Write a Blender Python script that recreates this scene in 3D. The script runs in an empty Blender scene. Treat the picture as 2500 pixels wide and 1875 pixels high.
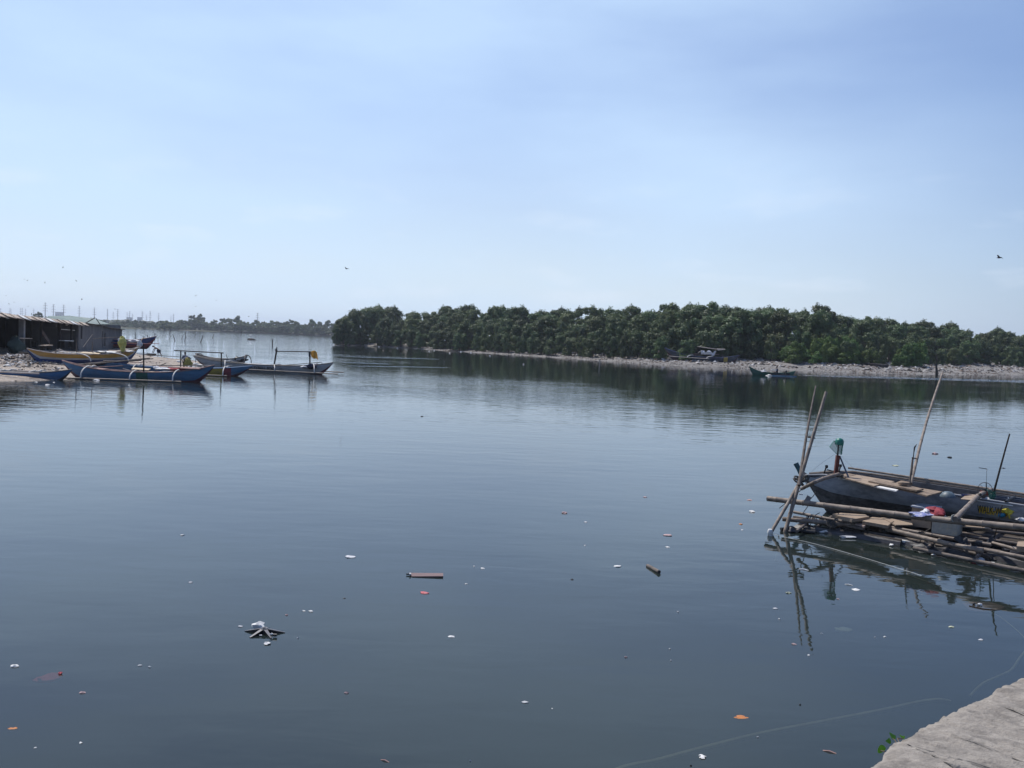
import bpy, math, random
import numpy as np
from mathutils import Vector, Matrix, Euler
R = math.radians
random.seed(7); rng = np.random.default_rng(11)
S = bpy.context.scene
C = S.collection
# ---------------- camera (reference frame 2500 x 1875) ----------------
FP = 2290.0; CAMH = 3.0; PITCH = R(2.76); ROLL = R(2.1)
Fv = Vector((0, math.cos(PITCH), -math.sin(PITCH)))
u0 = Vector((0, math.sin(PITCH), math.cos(PITCH))); r0 = Vector((1, 0, 0))
rv = r0*math.cos(ROLL) + u0*math.sin(ROLL)
uv = -r0*math.sin(ROLL) + u0*math.cos(ROLL)
cam_d = bpy.data.cameras.new('camera'); cam = bpy.data.objects.new('camera', cam_d); C.objects.link(cam)
cam_d.sensor_width = 36; cam_d.lens = 36*FP/2500; cam_d.clip_start = 0.05; cam_d.clip_end = 12000
cam.matrix_world = Matrix(((rv.x, uv.x, -Fv.x, 0), (rv.y, uv.y, -Fv.y, 0), (rv.z, uv.z, -Fv.z, CAMH), (0, 0, 0, 1)))
S.camera = cam
# ---------------- sky, sun, exposure ----------------
SUN_EL = R(58); SUN_AZ = R(-38)      # azimuth clockwise from +Y
w = bpy.data.worlds.new('World'); S.world = w; w.use_nodes = True
nt = w.node_tree; nt.nodes.clear()
def N(t, **k):
    n = nt.nodes.new(t)
    for a, b in k.items(): setattr(n, a, b)
    return n
out = N('ShaderNodeOutputWorld'); bg = N('ShaderNodeBackground'); sky = N('ShaderNodeTexSky')
sky.sky_type = 'NISHITA'; sky.sun_disc = False; sky.sun_elevation = SUN_EL; sky.sun_rotation = SUN_AZ
sky.altitude = 0; sky.air_density = 1.0; sky.dust_density = 1.2; sky.ozone_density = 2.2
tc = N('ShaderNodeTexCoord'); mp = N('ShaderNodeMapping'); mp.inputs['Scale'].default_value = (1.0, 1.0, 4.0); mp.inputs['Rotation'].default_value = (0, R(14), R(20)); mp.inputs['Location'].default_value = (.9, .35, .28)
nt.links.new(tc.outputs['Generated'], mp.inputs['Vector'])
n1 = N('ShaderNodeTexNoise'); n1.inputs['Scale'].default_value = 1.9; n1.inputs['Detail'].default_value = 5; n1.inputs['Roughness'].default_value = .5
nt.links.new(mp.outputs['Vector'], n1.inputs['Vector'])
cr = N('ShaderNodeValToRGB'); cr.color_ramp.elements[0].position = .34; cr.color_ramp.elements[1].position = .66
cr.color_ramp.elements[1].color = (.62, .62, .62, 1)
nt.links.new(n1.outputs['Fac'], cr.inputs['Fac'])
# small puffs low on the horizon
mp2 = N('ShaderNodeMapping'); mp2.inputs['Scale'].default_value = (9, 9, 34)
nt.links.new(tc.outputs['Generated'], mp2.inputs['Vector'])
n2 = N('ShaderNodeTexNoise'); n2.inputs['Scale'].default_value = 1.0; n2.inputs['Detail'].default_value = 4
nt.links.new(mp2.outputs['Vector'], n2.inputs['Vector'])
cr2 = N('ShaderNodeValToRGB'); cr2.color_ramp.elements[0].position = .56; cr2.color_ramp.elements[1].position = .74
cr2.color_ramp.elements[1].color = (.35, .35, .35, 1)
nt.links.new(n2.outputs['Fac'], cr2.inputs['Fac'])
sx = N('ShaderNodeSeparateXYZ'); nt.links.new(tc.outputs['Generated'], sx.inputs['Vector'])
cr3 = N('ShaderNodeValToRGB')     # cloud band: elevation window
e = cr3.color_ramp.elements; e[0].position = .0; e[0].color = (0, 0, 0, 1); e[1].position = .2; e[1].color = (0, 0, 0, 1)
a = e.new(.03); a.color = (1, 1, 1, 1); a = e.new(.1); a.color = (1, 1, 1, 1)
nt.links.new(sx.outputs['Z'], cr3.inputs['Fac'])
m2 = N('ShaderNodeMath', operation='MULTIPLY'); nt.links.new(cr2.outputs['Color'], m2.inputs[0]); nt.links.new(cr3.outputs['Color'], m2.inputs[1])
# humid haze whitening the sky towards the horizon
crh = N('ShaderNodeValToRGB'); e = crh.color_ramp.elements
e[0].position = 0; e[0].color = (.9, .9, .9, 1); e[1].position = .55; e[1].color = (.05, .05, .05, 1)
a = e.new(.10); a.color = (.50, .50, .50, 1); a = e.new(.24); a.color = (.22, .22, .22, 1)
nt.links.new(sx.outputs['Z'], crh.inputs['Fac'])
tint = N('ShaderNodeMix', data_type='RGBA', blend_type='MULTIPLY'); tint.inputs[0].default_value = 1
tint.inputs[7].default_value = (.64, .77, 1.0, 1)
nt.links.new(sky.outputs['Color'], tint.inputs[6])
HAZE_COL = (6.55, 7.4, 8.1, 1)
mh = N('ShaderNodeMix', data_type='RGBA'); nt.links.new(crh.outputs['Color'], mh.inputs[0]); nt.links.new(tint.outputs[2], mh.inputs[6]); 
sv = N('ShaderNodeVectorMath', operation='DOT_PRODUCT'); sv.inputs[1].default_value = (math.sin(SUN_AZ), math.cos(SUN_AZ), 0); nt.links.new(tc.outputs['Generated'], sv.inputs[0])
sr = N('ShaderNodeMapRange'); sr.interpolation_type = 'SMOOTHSTEP'; sr.inputs[1].default_value = .28; sr.inputs[2].default_value = .68; nt.links.new(sv.outputs['Value'], sr.inputs[0])
hc = N('ShaderNodeMix', data_type='RGBA'); nt.links.new(sr.outputs[0], hc.inputs[0]); hc.inputs[6].default_value = (3.7, 4.65, 6.0, 1); hc.inputs[7].default_value = HAZE_COL
nt.links.new(hc.outputs[2], mh.inputs[7])
mc = N('ShaderNodeMix', data_type='RGBA'); vm = N('ShaderNodeMath', operation='MULTIPLY'); nt.links.new(cr.outputs['Color'], vm.inputs[0]); nt.links.new(sr.outputs[0], vm.inputs[1]); nt.links.new(vm.outputs[0], mc.inputs[0]); nt.links.new(mh.outputs[2], mc.inputs[6]); mc.inputs[7].default_value = (5.1, 6.75, 8.7, 1)
md = N('ShaderNodeMix', data_type='RGBA'); nt.links.new(m2.outputs[0], md.inputs[0]); nt.links.new(mc.outputs[2], md.inputs[6]); md.inputs[7].default_value = (6.6, 7.3, 8.2, 1)
nt.links.new(md.outputs[2], bg.inputs['Color']); bg.inputs['Strength'].default_value = 0.095
nt.links.new(bg.outputs[0], out.inputs[0])
sd = bpy.data.lights.new('sun', 'SUN'); sun = bpy.data.objects.new('sun', sd); C.objects.link(sun)
sd.energy = 3.2; sd.angle = R(.53); sd.color = (1, .95, .88)
sdir = Vector((math.sin(SUN_AZ)*math.cos(SUN_EL), math.cos(SUN_AZ)*math.cos(SUN_EL), math.sin(SUN_EL)))
sun.rotation_euler = (-sdir).to_track_quat('-Z', 'Y').to_euler()
S.view_settings.view_transform = 'Standard'; S.view_settings.look = 'None'; S.view_settings.exposure = 0.45; S.view_settings.gamma = 1
S.view_settings.use_curve_mapping = False
S.cycles.max_bounces = 8; S.cycles.transparent_max_bounces = 12; S.cycles.caustics_reflective = False; S.cycles.caustics_refractive = False
S.cycles.volume_bounces = 0

# ---------------- projection helpers ----------------
O3 = Vector((0, 0, CAMH))
def ray(x, y): return Fv + rv*((x-1250)/FP) - uv*((y-937.5)/FP)
def P(x, y, z=0.0):
    d = ray(x, y); return O3 + d*((z-CAMH)/d.z)
def PD(x, y, D):
    d = ray(x, y); return O3 + d*(D/d.y)
def PV(x, y, p0, n):
    d = ray(x, y); return O3 + d*((p0-O3).dot(n)/d.dot(n))
def proj(p):
    q = Vector(p)-O3; k = q.dot(Fv); return 1250+FP*q.dot(rv)/k, 937.5-FP*q.dot(uv)/k
def HY(x): return 827+(x-1250)*math.tan(ROLL)

# ---------------- materials ----------------
MATS = {}
def mat(name, col, rough=.8, col2=None, scale=4.0, bump=0.0, bscale=None, metal=0.0, stretch=None, stain=None, stain_amt=.5, spec=.3, objvar=0.0, alpha=1.0, transl=0.0, spots=None):
    if name in MATS: return MATS[name]
    m = bpy.data.materials.new(name); m.use_nodes = True; t = m.node_tree; t.nodes.clear()
    L = t.links.new; nn = t.nodes.new
    o = nn('ShaderNodeOutputMaterial'); b = nn('ShaderNodeBsdfPrincipled')
    b.inputs['Roughness'].default_value = rough; b.inputs['Metallic'].default_value = metal; b.inputs['Specular IOR Level'].default_value = spec
    c = nn('ShaderNodeTexCoord'); mpn = nn('ShaderNodeMapping'); L(c.outputs['Object'], mpn.inputs['Vector'])
    if stretch: mpn.inputs['Scale'].default_value = stretch
    col2 = col2 or tuple(v*.6 for v in col)
    nz = nn('ShaderNodeTexNoise'); nz.inputs['Scale'].default_value = scale; nz.inputs['Detail'].default_value = 6; nz.inputs['Roughness'].default_value = .62
    L(mpn.outputs['Vector'], nz.inputs['Vector'])
    r = nn('ShaderNodeValToRGB'); r.color_ramp.elements[0].position = .35; r.color_ramp.elements[1].position = .66
    r.color_ramp.elements[0].color = (*col2, 1); r.color_ramp.elements[1].color = (*col, 1)
    L(nz.outputs['Fac'], r.inputs['Fac']); last = r.outputs['Color']
    if stain:
        n3 = nn('ShaderNodeTexNoise'); n3.inputs['Scale'].default_value = scale*.45; n3.inputs['Detail'].default_value = 8; n3.inputs['Roughness'].default_value = .7
        L(mpn.outputs['Vector'], n3.inputs['Vector'])
        r3 = nn('ShaderNodeValToRGB'); r3.color_ramp.elements[0].position = .5; r3.color_ramp.elements[1].position = .62
        r3.color_ramp.elements[1].color = (stain_amt,)*3+(1,); L(n3.outputs['Fac'], r3.inputs['Fac'])
        mx = nn('ShaderNodeMix'); mx.data_type = 'RGBA'; L(r3.outputs['Color'], mx.inputs[0]); L(last, mx.inputs[6]); mx.inputs[7].default_value = (*stain, 1); last = mx.outputs[2]
    if spots:
        v = nn('ShaderNodeTexVoronoi'); v.inputs['Scale'].default_value = spots[1]; L(mpn.outputs['Vector'], v.inputs['Vector'])
        r4 = nn('ShaderNodeValToRGB'); r4.color_ramp.elements[0].position = spots[2]; r4.color_ramp.elements[0].color = (1, 1, 1, 1)
        r4.color_ramp.elements[1].position = spots[2]+.1; r4.color_ramp.elements[1].color = (0, 0, 0, 1); L(v.outputs['Distance'], r4.inputs['Fac'])
        mx = nn('ShaderNodeMix'); mx.data_type = 'RGBA'; L(r4.outputs['Color'], mx.inputs[0]); L(last, mx.inputs[6]); mx.inputs[7].default_value = (*spots[0], 1); last = mx.outputs[2]
    if objvar:
        oi = nn('ShaderNodeObjectInfo'); hs = nn('ShaderNodeHueSaturation')
        mr = nn('ShaderNodeMapRange'); mr.inputs[3].default_value = 1-objvar; mr.inputs[4].default_value = 1+objvar*1.3
        L(oi.outputs['Random'], mr.inputs[0]); L(mr.outputs[0], hs.inputs['Value'])
        ml = nn('ShaderNodeMath'); ml.operation = 'MULTIPLY'; ml.inputs[1].default_value = 7.31; L(oi.outputs['Random'], ml.inputs[0])
        fr = nn('ShaderNodeMath'); fr.operation = 'FRACT'; L(ml.outputs[0], fr.inputs[0])
        mr2 = nn('ShaderNodeMapRange'); mr2.inputs[3].default_value = .475; mr2.inputs[4].default_value = .525; L(fr.outputs[0], mr2.inputs[0]); L(mr2.outputs[0], hs.inputs['Hue'])
        L(last, hs.inputs['Color']); last = hs.outputs['Color']
    L(last, b.inputs['Base Color'])
    if bump:
        nb = nn('ShaderNodeTexNoise'); nb.inputs['Scale'].default_value = bscale or scale*3; nb.inputs['Detail'].default_value = 6; nb.inputs['Roughness'].default_value = .65
        L(mpn.outputs['Vector'], nb.inputs['Vector'])
        bp = nn('ShaderNodeBump'); bp.inputs['Strength'].default_value = 1; bp.inputs['Distance'].default_value = bump
        L(nb.outputs['Fac'], bp.inputs['Height']); L(bp.outputs[0], b.inputs['Normal'])
    surf = b.outputs[0]
    if transl:
        tr = nn('ShaderNodeBsdfTranslucent'); L(last, tr.inputs['Color']); mx = nn('ShaderNodeMixShader'); mx.inputs[0].default_value = transl
        L(surf, mx.inputs[1]); L(tr.outputs[0], mx.inputs[2]); surf = mx.outputs[0]
    if alpha < 1:
        tp = nn('ShaderNodeBsdfTransparent'); mx = nn('ShaderNodeMixShader'); mx.inputs[0].default_value = alpha
        L(tp.outputs[0], mx.inputs[1]); L(surf, mx.inputs[2]); surf = mx.outputs[0]
    L(surf, o.inputs[0]); MATS[name] = m; return m

# ---------------- mesh builder ----------------
def linkobj(name, me, parent=None, loc=None, rot=None):
    o = bpy.data.objects.new(name, me); C.objects.link(o)
    if parent is not None: o.parent = parent
    if loc is not None: o.location = loc
    if rot is not None: o.rotation_euler = rot
    return o
class MB:
    def __init__(s): s.v = []; s.f = []; s.m = []
    def add(s, vs, fs, mi=0):
        b = len(s.v); s.v += [tuple(p) for p in vs]; s.f += [tuple(i+b for i in f) for f in fs]
        s.m += ([mi]*len(fs)) if isinstance(mi, int) else list(mi); return s
    def box(s, c, size, rot=(0, 0, 0), mi=0):
        E = Euler(rot).to_matrix(); hx, hy, hz = [k/2 for k in size]; c = Vector(c)
        vs = [c+E@Vector((x, y, z)) for x in (-hx, hx) for y in (-hy, hy) for z in (-hz, hz)]
        return s.add(vs, [(0, 1, 3, 2), (4, 6, 7, 5), (0, 4, 5, 1), (2, 3, 7, 6), (0, 2, 6, 4), (1, 5, 7, 3)], mi)
    def tube(s, pts, rad, n=8, mi=0, cap=True):
        pts = [Vector(p) for p in pts]; k = len(pts)
        if not hasattr(rad, '__len__'): rad = [rad]*k
        vs = []; prev = None
        for i, p in enumerate(pts):
            t = (pts[min(i+1, k-1)]-pts[max(i-1, 0)])
            t = t.normalized() if t.length > 1e-9 else Vector((0, 0, 1))
            a = prev if prev is not None else (Vector((0, 0, 1)) if abs(t.z) < .9 else Vector((1, 0, 0)))
            x = (a-t*a.dot(t)).normalized(); prev = x; y = t.cross(x)
            for j in range(n):
                q = 2*math.pi*j/n; vs.append(p+(x*math.cos(q)+y*math.sin(q))*rad[i])
        fs = [(i*n+j, i*n+(j+1) % n, (i+1)*n+(j+1) % n, (i+1)*n+j) for i in range(k-1) for j in range(n)]
        if cap: fs += [tuple(range(n))[::-1], tuple((k-1)*n+j for j in range(n))]
        return s.add(vs, fs, mi)
    def lathe(s, prof, c=(0, 0, 0), n=16, mi=0, rot=(0, 0, 0)):
        E = Euler(rot).to_matrix(); c = Vector(c); vs = []
        for r, z in prof:
            for j in range(n):
                q = 2*math.pi*j/n; vs.append(c+E@Vector((r*math.cos(q), r*math.sin(q), z)))
        k = len(prof)
        fs = [(i*n+j, i*n+(j+1) % n, (i+1)*n+(j+1) % n, (i+1)*n+j) for i in range(k-1) for j in range(n)]
        if prof[0][0] > 1e-4: fs.append(tuple(range(n))[::-1])
        if prof[-1][0] > 1e-4: fs.append(tuple((k-1)*n+j for j in range(n)))
        return s.add(vs, fs, mi)
    def slab(s, poly, th, mi=0):
        poly = [Vector(p) for p in poly]; n = len(poly)
        vs = poly+[p-Vector((0, 0, th)) for p in poly]
        ar = sum(poly[i].x*poly[(i+1) % n].y-poly[(i+1) % n].x*poly[i].y for i in range(n))
        fs = [tuple(range(n)), tuple(range(2*n-1, n-1, -1))]+[(i, i+n, (i+1) % n+n, (i+1) % n) for i in range(n)]
        if ar < 0: fs = [f[::-1] for f in fs]
        return s.add(vs, fs, mi)
    def mesh(s, name, mats, smooth=True, origin=None):
        v = np.array(s.v, dtype=float).reshape(-1, 3)
        if origin is not None: v = v-np.array(origin)
        me = bpy.data.meshes.new(name); me.from_pydata(v.tolist(), [], s.f)
        for m in (mats if isinstance(mats, (list, tuple)) else [mats]): me.materials.append(m)
        me.polygons.foreach_set('material_index', s.m)
        if smooth:
            me.polygons.foreach_set('use_smooth', [True]*len(s.f)); me.update()
            try: me.set_sharp_from_angle(angle=R(40))
            except Exception: pass
        me.update(); return me
    def build(s, name, mats, parent=None, smooth=True, origin=None):
        if origin is None and parent is not None and parent.get('_o'): origin = parent['_o']
        return linkobj(name, s.mesh(name, mats, smooth, origin), parent)
def tag(o, label=None, cat=None, group=None, kind=None):
    if label: o['label'] = label
    if cat: o['category'] = cat
    if group: o['group'] = group
    if kind: o['kind'] = kind
    return o
def thing(name, label, cat, loc=(0, 0, 0), rotz=0, group=None, world=False):
    o = bpy.data.objects.new(name, None); C.objects.link(o); o.location = loc; o.rotation_euler = (0, 0, rotz); o.empty_display_size = .1
    if world: o['_o'] = [float(k) for k in loc]     # parts given in world coordinates
    return tag(o, label, cat, group)
def single(mb, name, label, cat, mats, loc, group=None, smooth=True):
    "one-mesh thing whose geometry is in world coordinates; origin moved to loc"
    o = mb.build(name, mats, None, smooth, origin=tuple(loc)); o.location = loc
    return tag(o, label, cat, group)
def lerp(a, b, t): return a+(b-a)*t
def bamboo_pts(pts, r0, r1, node=.33, seed=0, wob=.004):
    "resample a polyline and give it the swollen joints of bamboo"
    rr = random.Random(seed); pts = [Vector(p) for p in pts]
    seg = [(pts[i+1]-pts[i]).length for i in range(len(pts)-1)]; T = sum(seg)
    ss = [0.0]; s = rr.uniform(.1, node)
    while s < T-.04: ss += [s-.014, s, s+.014]; s += node*rr.uniform(.85, 1.15)
    ss.append(T); ss = sorted(ss); P_, Rr = [], []
    wx = [rr.uniform(-1, 1) for _ in range(3)]
    for q in ss:
        d = q; i = 0
        while i < len(seg)-1 and d > seg[i]: d -= seg[i]; i += 1
        p = pts[i].lerp(pts[i+1], min(1, d/max(seg[i], 1e-6)))
        t = q/T; p = p+Vector((wx[0], wx[1], wx[2]))*wob*T*math.sin(t*math.pi)
        P_.append(p); Rr.append(lerp(r0, r1, t))
    for k in range(1, len(ss)-1):
        if (k-1) % 3 == 1: Rr[k] *= 1.09
        else: Rr[k] *= .975
    return P_, Rr
def bamboo(pts, r0, r1=None, n=9, seed=0, wob=.004, node=.33):
    m = MB(); p, r = bamboo_pts(pts, r0, r1 if r1 is not None else r0, node, seed, wob)
    m.tube(p, r, n); return m
# ---------------- setting: water, bed, land ----------------
def simplemesh(name, v, f, m):
    me = bpy.data.meshes.new(name); me.from_pydata(v, [], f); me.materials.append(m); me.update(); return me
def water_material():
    m = bpy.data.materials.new('river_water'); m.use_nodes = True; t = m.node_tree; t.nodes.clear(); L = t.links.new; nn = t.nodes.new
    o = nn('ShaderNodeOutputMaterial'); geo = nn('ShaderNodeNewGeometry')
    def noise(scale, det, sc, rot=0, dist=0):
        mp = nn('ShaderNodeMapping'); mp.inputs['Scale'].default_value = sc; mp.inputs['Rotation'].default_value = (0, 0, rot); L(geo.outputs['Position'], mp.inputs['Vector'])
        n = nn('ShaderNodeTexNoise'); n.inputs['Scale'].default_value = scale; n.inputs['Detail'].default_value = det; n.inputs['Distortion'].default_value = dist
        L(mp.outputs['Vector'], n.inputs['Vector']); return n.outputs['Fac']
    def M(op, a, b=None, c=None):
        n = nn('ShaderNodeMath'); n.operation = op
        for i, q in enumerate((a, b, c)):
            if q is None: continue
            if isinstance(q, (int, float)): n.inputs[i].default_value = q
            else: L(q, n.inputs[i])
        return n.outputs[0]
    def ramp(f, a, b, lo=0.0, hi=1.0):
        n = nn('ShaderNodeMapRange'); n.interpolation_type = 'SMOOTHSTEP'; L(f, n.inputs[0]); n.inputs[1].default_value = a; n.inputs[2].default_value = b; n.inputs[3].default_value = lo; n.inputs[4].default_value = hi; return n.outputs[0]
    sep = nn('ShaderNodeSeparateXYZ'); L(geo.outputs['Position'], sep.inputs[0]); X, Y = sep.outputs['X'], sep.outputs['Y']
    # wind patches, long streaks lying across the river
    patch = ramp(noise(.05, 3, (.45, 1.6, 1), .12), .42, .62)
    far = ramp(Y, 16, 62)
    def ell(px0, py0, px1, py1, half):
        "soft streak on the water between two points"
        a = P(px0, py0); b = P(px1, py1); c = (a+b)/2; d = b-a; ln = d.length/2; ang = math.atan2(d.y, d.x)
        dx = M('SUBTRACT', X, c.x); dy = M('SUBTRACT', Y, c.y); ca, sa = math.cos(ang), math.sin(ang)
        uu = M('DIVIDE', M('ADD', M('MULTIPLY', dx, ca), M('MULTIPLY', dy, sa)), ln)
        vv = M('DIVIDE', M('SUBTRACT', M('MULTIPLY', dy, ca), M('MULTIPLY', dx, sa)), half)
        q = M('ADD', M('MULTIPLY', uu, uu), M('MULTIPLY', vv, vv)); return ramp(q, .55, 1.05, 1, 0)
    wake = None
    for e in WAKES:
        q = ell(*e); wake = q if wake is None else M('MAXIMUM', wake, q)
    amp = M('ADD', M('MULTIPLY', patch, M('MULTIPLY_ADD', far, .9, .1)), M('MULTIPLY_ADD', far, .58, .17))
    calm = M('MAXIMUM', M('MULTIPLY', ramp(X, -32, -4), ramp(Y, 52, 84)), M('MULTIPLY', ramp(X, 2, 9), ramp(Y, 35, 48))); amp = M('MULTIPLY', amp, M('MULTIPLY_ADD', calm, -.80, 1.0))
    # ripple heights (metres)
    swell = M('MULTIPLY', noise(.55, 2, (.8, 1.25, 1), .25), .0085)
    small = M('MULTIPLY', M('MULTIPLY', noise(1.7, 3, (.55, 1.5, 1), -.1, .4), amp), .017)
    wk = M('MULTIPLY', M('MULTIPLY', noise(2.6, 3, (.6, 1.4, 1), .1), wake), .11)
    fine = M('MULTIPLY', noise(7, 2, (1, 1.2, 1)), .0003)
    h = M('ADD', M('ADD', swell, small), M('ADD', wk, fine))
    bp = nn('ShaderNodeBump'); bp.inputs['Distance'].default_value = 1.0; bp.inputs['Strength'].default_value = 1.0; L(h, bp.inputs['Height'])
    gl = nn('ShaderNodeBsdfGlossy'); gl.inputs['Color'].default_value = (.94, .95, .97, 1); gl.inputs['Roughness'].default_value = .012; L(bp.outputs[0], gl.inputs['Normal'])
    fr = nn('ShaderNodeFresnel'); fr.inputs['IOR'].default_value = 1.39; L(bp.outputs[0], fr.inputs['Normal'])
    df = nn('ShaderNodeBsdfDiffuse')
    mur = nn('ShaderNodeMix'); mur.data_type = 'RGBA'; L(ramp(noise(.11, 4, (1, 1, 1)), .35, .65), mur.inputs[0])
    mur.inputs[6].default_value = (.022, .031, .030, 1); mur.inputs[7].default_value = (.026, .037, .033, 1); L(mur.outputs[2], df.inputs['Color'])
    tp = nn('ShaderNodeBsdfTransparent'); tp.inputs['Color'].default_value = (.72, .8, .78, 1)
    body = nn('ShaderNodeMixShader'); body.inputs[0].default_value = .36; L(df.outputs[0], body.inputs[1]); L(tp.outputs[0], body.inputs[2])
    mx = nn('ShaderNodeMixShader'); L(fr.outputs[0], mx.inputs[0]); L(body.outputs[0], mx.inputs[1]); L(gl.outputs[0], mx.inputs[2])
    L(mx.outputs[0], o.inputs[0]); return m
WAKES = [(1945, 917, 2330, 925, 3.2), (2150, 922, 2560, 932, 4.0), (2400, 930, 2800, 938, 5), (830, 870, 1080, 877, 2.2), (835, 884, 960, 889, 1.6), (845, 893, 1100, 897, 1.2)]
wm = water_material()
X0, X1, Y0, Y1 = -2600, 2600, -60, 5200
tag(linkobj('river_water', simplemesh('river_water', [(X0, Y0, 0), (X1, Y0, 0), (X1, Y1, 0), (X0, Y1, 0)], [(0, 1, 2, 3)], wm)), kind='structure')
bed = mat('bed_mud', (.02, .024, .02), 1, (.015, .018, .015), .4)
tag(linkobj('river_bed', simplemesh('river_bed', [(X0, Y0, -1.4), (X1, Y0, -1.4), (X1, Y1, -1.4), (X0, Y1, -1.4)], [(0, 1, 2, 3)], bed)), kind='structure')

def sdist(poly, pts):
    "signed distance, positive inside"
    poly = np.asarray(poly, float); x = pts[:, 0]; y = pts[:, 1]; best = np.full(len(pts), 1e9); ins = np.zeros(len(pts), bool)
    n = len(poly)
    for i in range(n):
        a = poly[i]; b = poly[(i+1) % n]; d = b-a; L2 = max((d*d).sum(), 1e-9)
        t = np.clip(((x-a[0])*d[0]+(y-a[1])*d[1])/L2, 0, 1)
        q = np.hypot(x-a[0]-t*d[0], y-a[1]-t*d[1]); best = np.minimum(best, q)
        c = (a[1] > y) != (b[1] > y)
        with np.errstate(divide='ignore', invalid='ignore'): xi = a[0]+(y-a[1])*d[0]/(d[1] if d[1] else 1e-9)
        ins ^= c & (x < xi)
    return np.where(ins, best, -best)
def vnoise(x, y, s, seed=0):
    "cheap smooth value noise"
    r = np.random.default_rng(seed).random((64, 64)); x = x*s; y = y*s
    i = np.floor(x).astype(int); j = np.floor(y).astype(int); fx = x-i; fy = y-j; fx = fx*fx*(3-2*fx); fy = fy*fy*(3-2*fy)
    g = lambda a, b: r[a % 64, b % 64]
    return (g(i, j)*(1-fx)+g(i+1, j)*fx)*(1-fy)+(g(i, j+1)*(1-fx)+g(i+1, j+1)*fx)*fy-.5
def W2(l): return [(P(x, y).x, P(x, y).y) for x, y in l]
SPIT = W2([(-700, 975), (-200, 943), (0, 932), (150, 927), (190, 921), (250, 915), (330, 907), (420, 899), (500, 893), (545, 889), (520, 885), (470, 881), (400, 873.5), (345, 867), (318, 856), (309, 846)])+[(-54, 131), (-62, 155), (-160, 165), (-160, 40)]
BANK = W2([(812, 843), (900, 845), (1000, 850), (1100, 857), (1250, 866), (1400, 876), (1500, 883), (1600, 890), (1700, 895), (1800, 899), (2000, 906), (2200, 913), (2350, 915), (2500, 916)])+[(118, 178), (160, 190), (260, 230), (300, 330), (60, 460), (-40, 360), (-50, 270)]
MOUND = P(62, 884, .5)
def h_spit(x, y):
    x = np.atleast_1d(np.asarray(x, float)); y = np.atleast_1d(np.asarray(y, float)); d = sdist(SPIT, np.c_[x, y])
    h = np.where(d > 0, 1.05*(1-np.exp(-d*.085)), d*.12)
    h = h+.55*np.exp(-(((x-MOUND.x)/2.6)**2+((y-MOUND.y)/3.0)**2))+np.clip(d+.6, 0, 1.5)*.09*(vnoise(x, y, .7, 1)+.6*vnoise(x, y, 2.1, 2)+.4*vnoise(x, y, 5.1, 5)); return h
def h_bank(x, y):
    x = np.atleast_1d(np.asarray(x, float)); y = np.atleast_1d(np.asarray(y, float)); d = sdist(BANK, np.c_[x, y])
    h = np.where(d > 0, np.minimum(1.5, .04*d+.75*(1-np.exp(-d*.09))), d*.1)
    return h+np.clip(d+.8, 0, 2)*.10*(vnoise(x, y, .25, 3)+.7*vnoise(x, y, .9, 4)+.6*vnoise(x, y, 2.7, 6))
def terrain(name, poly, fn, x0, x1, y0, y1, st, m):
    xs = np.arange(x0, x1+st, st); ys = np.arange(y0, y1+st, st); gx, gy = np.meshgrid(xs, ys); fx, fy = gx.ravel(), gy.ravel()
    z = fn(fx, fy); d = sdist(poly, np.c_[fx, fy]); nx, ny = len(xs), len(ys); z = np.maximum(z, -1.39)
    idx = np.arange(nx*ny).reshape(ny, nx); q = np.stack([idx[:-1, :-1], idx[:-1, 1:], idx[1:, 1:], idx[1:, :-1]], -1).reshape(-1, 4)
    keep = (d[q] > -4).any(1); q = q[keep]
    used = np.unique(q); remap = np.full(nx*ny, -1); remap[used] = np.arange(len(used))
    me = bpy.data.meshes.new(name); me.from_pydata(np.c_[fx, fy, z][used].tolist(), [], remap[q].tolist()); me.materials.append(m)
    me.polygons.foreach_set('use_smooth', [True]*len(q)); me.update()
    return tag(linkobj(name, me), kind='structure')
sand = mat('spit_sand', (.40, .34, .28), .95, (.23, .195, .165), .8, bump=.05, bscale=9, stain=(.12, .10, .09), stain_amt=.6, spots=((.6, .57, .54), 7, .16))
grav = mat('bank_gravel', (.25, .235, .22), .95, (.15, .14, .13), 1.2, bump=.08, bscale=5, stain=(.10, .09, .085), stain_amt=.5, spots=((.42, .40, .37), 5, .16))
terrain('spit_ground', SPIT, h_spit, -75, -12, 40, 166, .5, sand)
terrain('bank_ground', BANK, h_bank, -60, 300, 120, 470, 1.0, grav)
# far shore and low land beyond, out to the horizon
mud = mat('far_mud', (.16, .15, .11), 1, (.08, .09, .05), .05)
fs = [(-2600, 800), (-330, 770), (-240, 790)]+[(P(x, y).x, P(x, y).y) for x, y in ((400, 804.8), (500, 808.2), (600, 812.0), (700, 816.0), (790, 819.6))]
fs += [(-60, 640), (200, 660), (2600, 700)]
v = []; f = []
for i, (x, y) in enumerate(fs): v += [(x, y-2, -.3), (x, y+3, .35), (x*1.02, y+25, 1.0), (x*1.3, 5200, 3.0)]
for i in range(len(fs)-1):
    for k in range(3): f.append((i*4+k, (i+1)*4+k, (i+1)*4+k+1, i*4+k+1))
tag(linkobj('far_shore_ground', simplemesh('far_shore_ground', v, f, mud)), kind='structure')

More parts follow.
